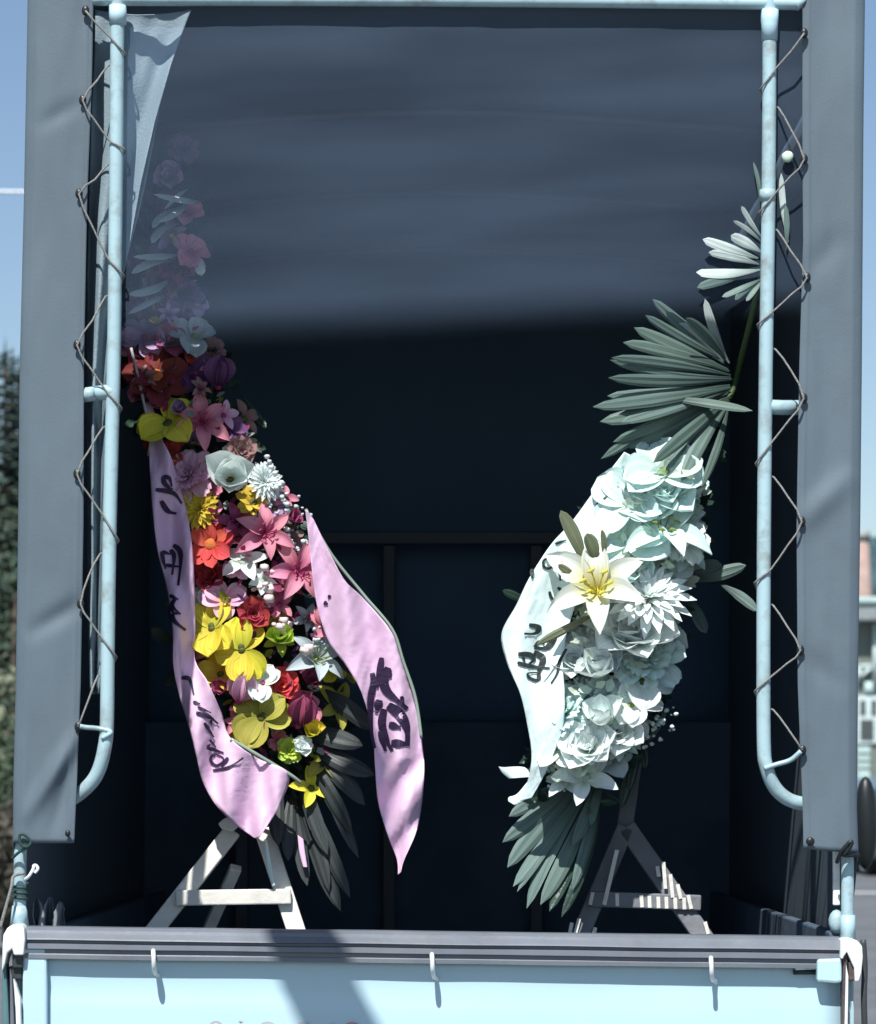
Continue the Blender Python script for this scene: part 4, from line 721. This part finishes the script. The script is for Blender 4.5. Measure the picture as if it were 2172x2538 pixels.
# ------------------------------------------------------------------ surroundings
def conifer(x, Y, top, half, seed, label):
    r = random.Random(seed); c = P(x, top, Y); X, H = c.x, c.z
    t = thing('conifer', label, 'tree', (X, Y, 0), 'conifers beyond the left side of the truck')
    obj('trunk', tube([Vector((X, Y, 0)), Vector((X, Y, H*0.5)), Vector((X, Y, H*0.97))], lambda q: 0.16*(1-q)+0.02, 8), mat('bark', (0.08, 0.06, 0.05), 0.9, bump=0.5), t)
    V, F = [], []
    for i in range(1500):
        q = r.random()**0.75; z = H*(1-q*0.93); rad = half*(q**0.85)*(0.75+0.5*((q*13) % 1))*r.uniform(0.35, 1.05)
        a = r.uniform(0, 6.283); d = Vector((math.cos(a), math.sin(a), 0)); s = Vector((-d.y, d.x, 0))
        L = 0.22+half*0.42*q*r.uniform(.5, 1.2); b = Vector((X, Y, z))+d*max(0, rad-L*0.5); e = b+d*L+Vector((0, 0, -L*r.uniform(0.15, 0.7)+0.1)); W = L*0.22
        k = len(V); V += [b, b.lerp(e, .55)+s*W, e, b.lerp(e, .55)-s*W, b.lerp(e, .5)+Vector((0, 0, W*.7))]; F += [(k, k+1, k+4), (k+1, k+2, k+4), (k+2, k+3, k+4), (k+3, k, k+4)]
    V += [Vector((X, Y, H*1.03)), Vector((X-.06, Y, H*.95)), Vector((X+.06, Y, H*.95))]; k = len(V)-3; F.append((k, k+1, k+2))
    obj('crown', (V, F), mat('conifer_needles', (0.028, 0.05, 0.04), 0.8, var=0.35, vs=2), t, smooth=False)
conifer(13, 52, 868, 1.5, 1, 'dark conifer with the tallest tip, at the left edge')
conifer(31, 55, 890, 1.3, 2, 'dark conifer second from the left edge, with a slightly lower tip')
conifer(50, 58, 905, 1.5, 3, 'dark conifer partly hidden behind the grey tarpaulin edge')
def bush(x, Y, z0, h, wdt, seed, m, label, name='shrub', n=2600):
    r = random.Random(seed); X = P(x, 0, Y).x; V, F = [], []
    t = thing(name, label, 'shrub', (X, Y, z0))
    for i in range(n):
        d = Vector((r.gauss(0, 1), r.gauss(0, 1), r.gauss(0, 1))).normalized()*r.random()**0.35
        c = Vector((X+d.x*wdt*(1+.3*nz(d.x*3, d.z*3, seed)), Y+d.y*wdt, z0+h*0.5+d.z*h*0.5)); L = 0.10*r.uniform(.6, 1.5)
        a = Vector((r.uniform(-1, 1), r.uniform(-1, 1), r.uniform(-.3, 1))).normalized(); s = a.cross(Vector((r.uniform(-1, 1), r.uniform(-1, 1), r.uniform(-1, 1)))).normalized()
        k = len(V); V += [c, c+a*L*.5+s*L*.3, c+a*L, c+a*L*.5-s*L*.3]; F.append((k, k+1, k+2, k+3))
    obj('foliage', (V, F), m, t, smooth=False); obj('stem', tube([Vector((X, Y, z0-0.1)), Vector((X+.05, Y, z0+h*.6))], 0.04, 6), MATS['bark'], t)
G1 = mat('shrub_green', (0.055, 0.085, 0.05), 0.8, var=0.4, vs=1.5); G2 = mat('dry_shrub', (0.17, 0.19, 0.13), 0.85, var=0.4, vs=2); G3 = mat('brown_shrub', (0.075, 0.07, 0.055), 0.85, var=0.4, vs=2)
bush(30, 44, 2.2, 4.2, 2.4, 4, G1, 'dark green shrub below the conifers at the left edge')
bush(10, 36, 0.8, 2.6, 1.6, 5, G2, 'pale dry shrub halfway down the left edge')
bush(34, 30, 0.5, 1.9, 1.1, 6, G1, 'grey green shrub beside the lower left tarpaulin')
bush(14, 22, 0.2, 1.2, 0.9, 7, G3, 'brownish low shrub above the kerb at the left edge')
# power line on two poles
def pole(x, Y, h, label):
    t = thing('utility_pole', label, 'pole', (x, Y, 0), 'utility poles carrying the wire')
    obj('shaft', tube([Vector((x, Y, 0)), Vector((x, Y, h))], lambda q: 0.16-0.05*q, 12), mat('pole_concrete', (0.32, 0.32, 0.31), 0.9), t)
    obj('crossarm', box(x-0.7, x+0.7, Y-0.05, Y+0.05, h-0.6, h-0.5), M_STEEL, t)
pw = P(30, 475, 46); pole(-16, 46, pw.z+0.9, 'concrete utility pole beyond the left edge'); pole(-1.5, 46, pw.z+0.9, 'concrete utility pole hidden behind the truck')
wl = obj('power_line', tube([Vector((-16, 46, pw.z+0.35)), Vector((-12, 46, pw.z+.12)), Vector((pw.x, 46, pw.z)), Vector((-5, 46, pw.z+.05)), Vector((-1.5, 46, pw.z+0.35))], 0.028, 6, 5), mat('cable_sheath', (0.75, 0.77, 0.8), 0.5)); tag(wl, 'pale overhead wire crossing the sky at the left edge', 'wire')
# building on the right
YB = 78
bd = thing('roadside_building', 'grey green roadside building with flat roof and framed windows at the right edge', 'building', P(2200, 2150, YB))
WALL = mat('building_wall', (0.16, 0.19, 0.17), 0.85, var=0.1, vs=0.5); FRM = mat('window_frame', (0.55, 0.66, 0.66), 0.5); PANE = mat('window_pane', (0.05, 0.065, 0.075), 0.1, spec=0.6); PANEL = mat('pale_panel', (0.42, 0.56, 0.55), 0.6, var=0.1)
x0 = P(2105, 0, YB).x; x1 = x0+16
obj('wall', box(x0, x1, YB, YB+10, -0.02, P(0, 1540, YB).z), WALL, bd, smooth=False)
obj('roof_slab', box(x0-0.3, x1+0.3, YB-0.7, YB+10.5, P(0, 1542, YB).z, P(0, 1486, YB).z), mat('roof_concrete', (0.24, 0.28, 0.29), 0.9, var=0.1), bd, bevel=0.05)
obj('roof_edge', box(x0-0.36, x1+0.36, YB-0.76, YB-0.72, P(0, 1502, YB).z, P(0, 1484, YB).z), PANEL, bd)
for i in range(4):
    xs = 2126+i*60; zz = lambda y: P(0, y, YB-0.1).z; xx = lambda x: P(x, 0, YB-0.1).x
    fr = obj('window', box(xx(xs), xx(xs+52), YB-0.09, YB+0.05, zz(1842), zz(1724)), FRM, bd, smooth=False)
    obj('pane', join(box(xx(xs+7), xx(xs+20), YB-0.12, YB-0.095, zz(1772), zz(1736)), box(xx(xs+34), xx(xs+47), YB-0.12, YB-0.095, zz(1772), zz(1736)), box(xx(xs+7), xx(xs+40), YB-0.12, YB-0.095, zz(1834), zz(1784))), PANE, fr, smooth=False)
    sg = obj('signboard', box(xx(xs-1), xx(xs+30), YB-0.2, YB-0.02, zz(1930), zz(1850)), PANEL, bd, smooth=False)
    for y in (1866, 1884, 1902): obj('slat', box(xx(xs), xx(xs+29), YB-0.23, YB-0.2, zz(y+3), zz(y)), WALL, sg)
    obj('canopy_bracket', join(beam(P(xs+2, 1652, YB-0.15), P(xs+38, 1650, YB-0.15), 0.09, 0.09), beam(P(xs+4, 1652, YB-0.15), P(xs+4, 1690, YB-0.15), 0.09, 0.09), beam(P(xs+4, 1682, YB-0.15), P(xs+36, 1652, YB-0.15), 0.09, 0.09)), FRM, bd)
    obj('downpipe', tube([P(xs+44, 1545, YB-0.15), P(xs+44, 1700, YB-0.15)], 0.07, 8), FRM, bd)
    obj('upper_panel', box(xx(xs+18), xx(xs+44), YB-0.12, YB-0.02, zz(1722), zz(1690)), PANEL, bd)
ch = thing('brick_chimney', 'tapering pinkish brick chimney rising above the flat roof at the right edge', 'chimney', P(2140, 1490, YB+14))
CH = mat('chimney_brick', (0.36, 0.26, 0.23), 0.9, var=0.15, vs=4, bump=0.3)
a = P(2139, 1560, YB+14); b = P(2138, 1338, YB+14)
obj('shaft', tube([Vector((a.x, a.y, 0)), a, b], lambda q: 0.62 if q < 0.2 else (0.36 if q < 0.8 else 0.20), 16), CH, ch)
obj('cap', tube([b, b+Vector((0, 0, 0.3))], 0.26, 16), mat('chimney_cap', (0.3, 0.32, 0.33), 0.8), ch)
# parked van in front of it
YV = 50
vx = P(2150, 0, YV).x
van = thing('parked_van', 'dark parked van in front of the building at the right edge', 'van', (vx+1.2, YV, 0))
VB = mat('van_paint', (0.035, 0.05, 0.055), 0.25, coat=0.5, spec=0.6)
prof = [(0.0, 0.3), (0.0, 1.0), (0.12, 1.55), (0.35, 1.82), (1.55, 1.82), (1.78, 1.55), (1.9, 1.0), (1.9, 0.3)]
obj('body', ([Vector((vx+px, YV, pz)) for px, pz in prof]+[Vector((vx+px, YV+4.2, pz)) for px, pz in prof], [tuple(range(8)), tuple(range(15, 7, -1))]+[(i, (i+1) % 8, 8+(i+1) % 8, 8+i) for i in range(8)]), VB, van, bevel=0.08)
obj('rear_window', box(vx+0.3, vx+1.6, YV-0.03, YV+0.01, 1.1, 1.6), PANE, van); obj('tail_light', box(vx+0.04, vx+0.2, YV-0.04, YV+0.01, 0.85, 1.1), mat('tail_light', (0.3, 0.02, 0.02), 0.3), van)
obj('tail_light', box(vx+1.7, vx+1.86, YV-0.04, YV+0.01, 0.85, 1.1), MATS['tail_light'], van); obj('number_plate', box(vx+0.7, vx+1.2, YV-0.04, YV+0.01, 0.7, 0.82), M_WHITE2, van)
for sx in (0.1, 1.62):
    for sy in (0.7, 3.3): obj('wheel', tube([Vector((vx+sx, YV+sy, 0.31)), Vector((vx+sx+0.2, YV+sy, 0.31))], 0.31, 20), M_RUBBER, van)
# added unseen trunk, bent to throw the slanting shadow on the tailgate
lt = thing('shadow_caster', 'unseen trunk shape added to cast the slanting tailgate shadow', 'tree', (-2.2, -4.0, 0))
T0 = 2.6
def sh(x, y): p = P(x, y, 0); return p-SUND*(T0/-SUND.z)
pts = [sh(735, 1020), sh(732, 1300), sh(732, 1700), sh(734, 2050), sh(738, 2270), sh(748, 2340), sh(778, 2412), sh(840, 2538), sh(925, 2700), sh(1040, 2900)]
e = pts[-1]; pts += [e+Vector((-0.5, -0.15, -0.28)), Vector((-1.6, -2.3, 2.9)), Vector((-2.4, -2.4, 2.2)), Vector((-2.7, -2.45, 1.0)), Vector((-2.8, -2.5, -0.1))]
lt.location = (-2.8, -2.5, 0)
obj('trunk', tube(pts, lambda q: 0.064+0.05*max(0, q-0.55), 14, 6), MATS['bark'], lt)
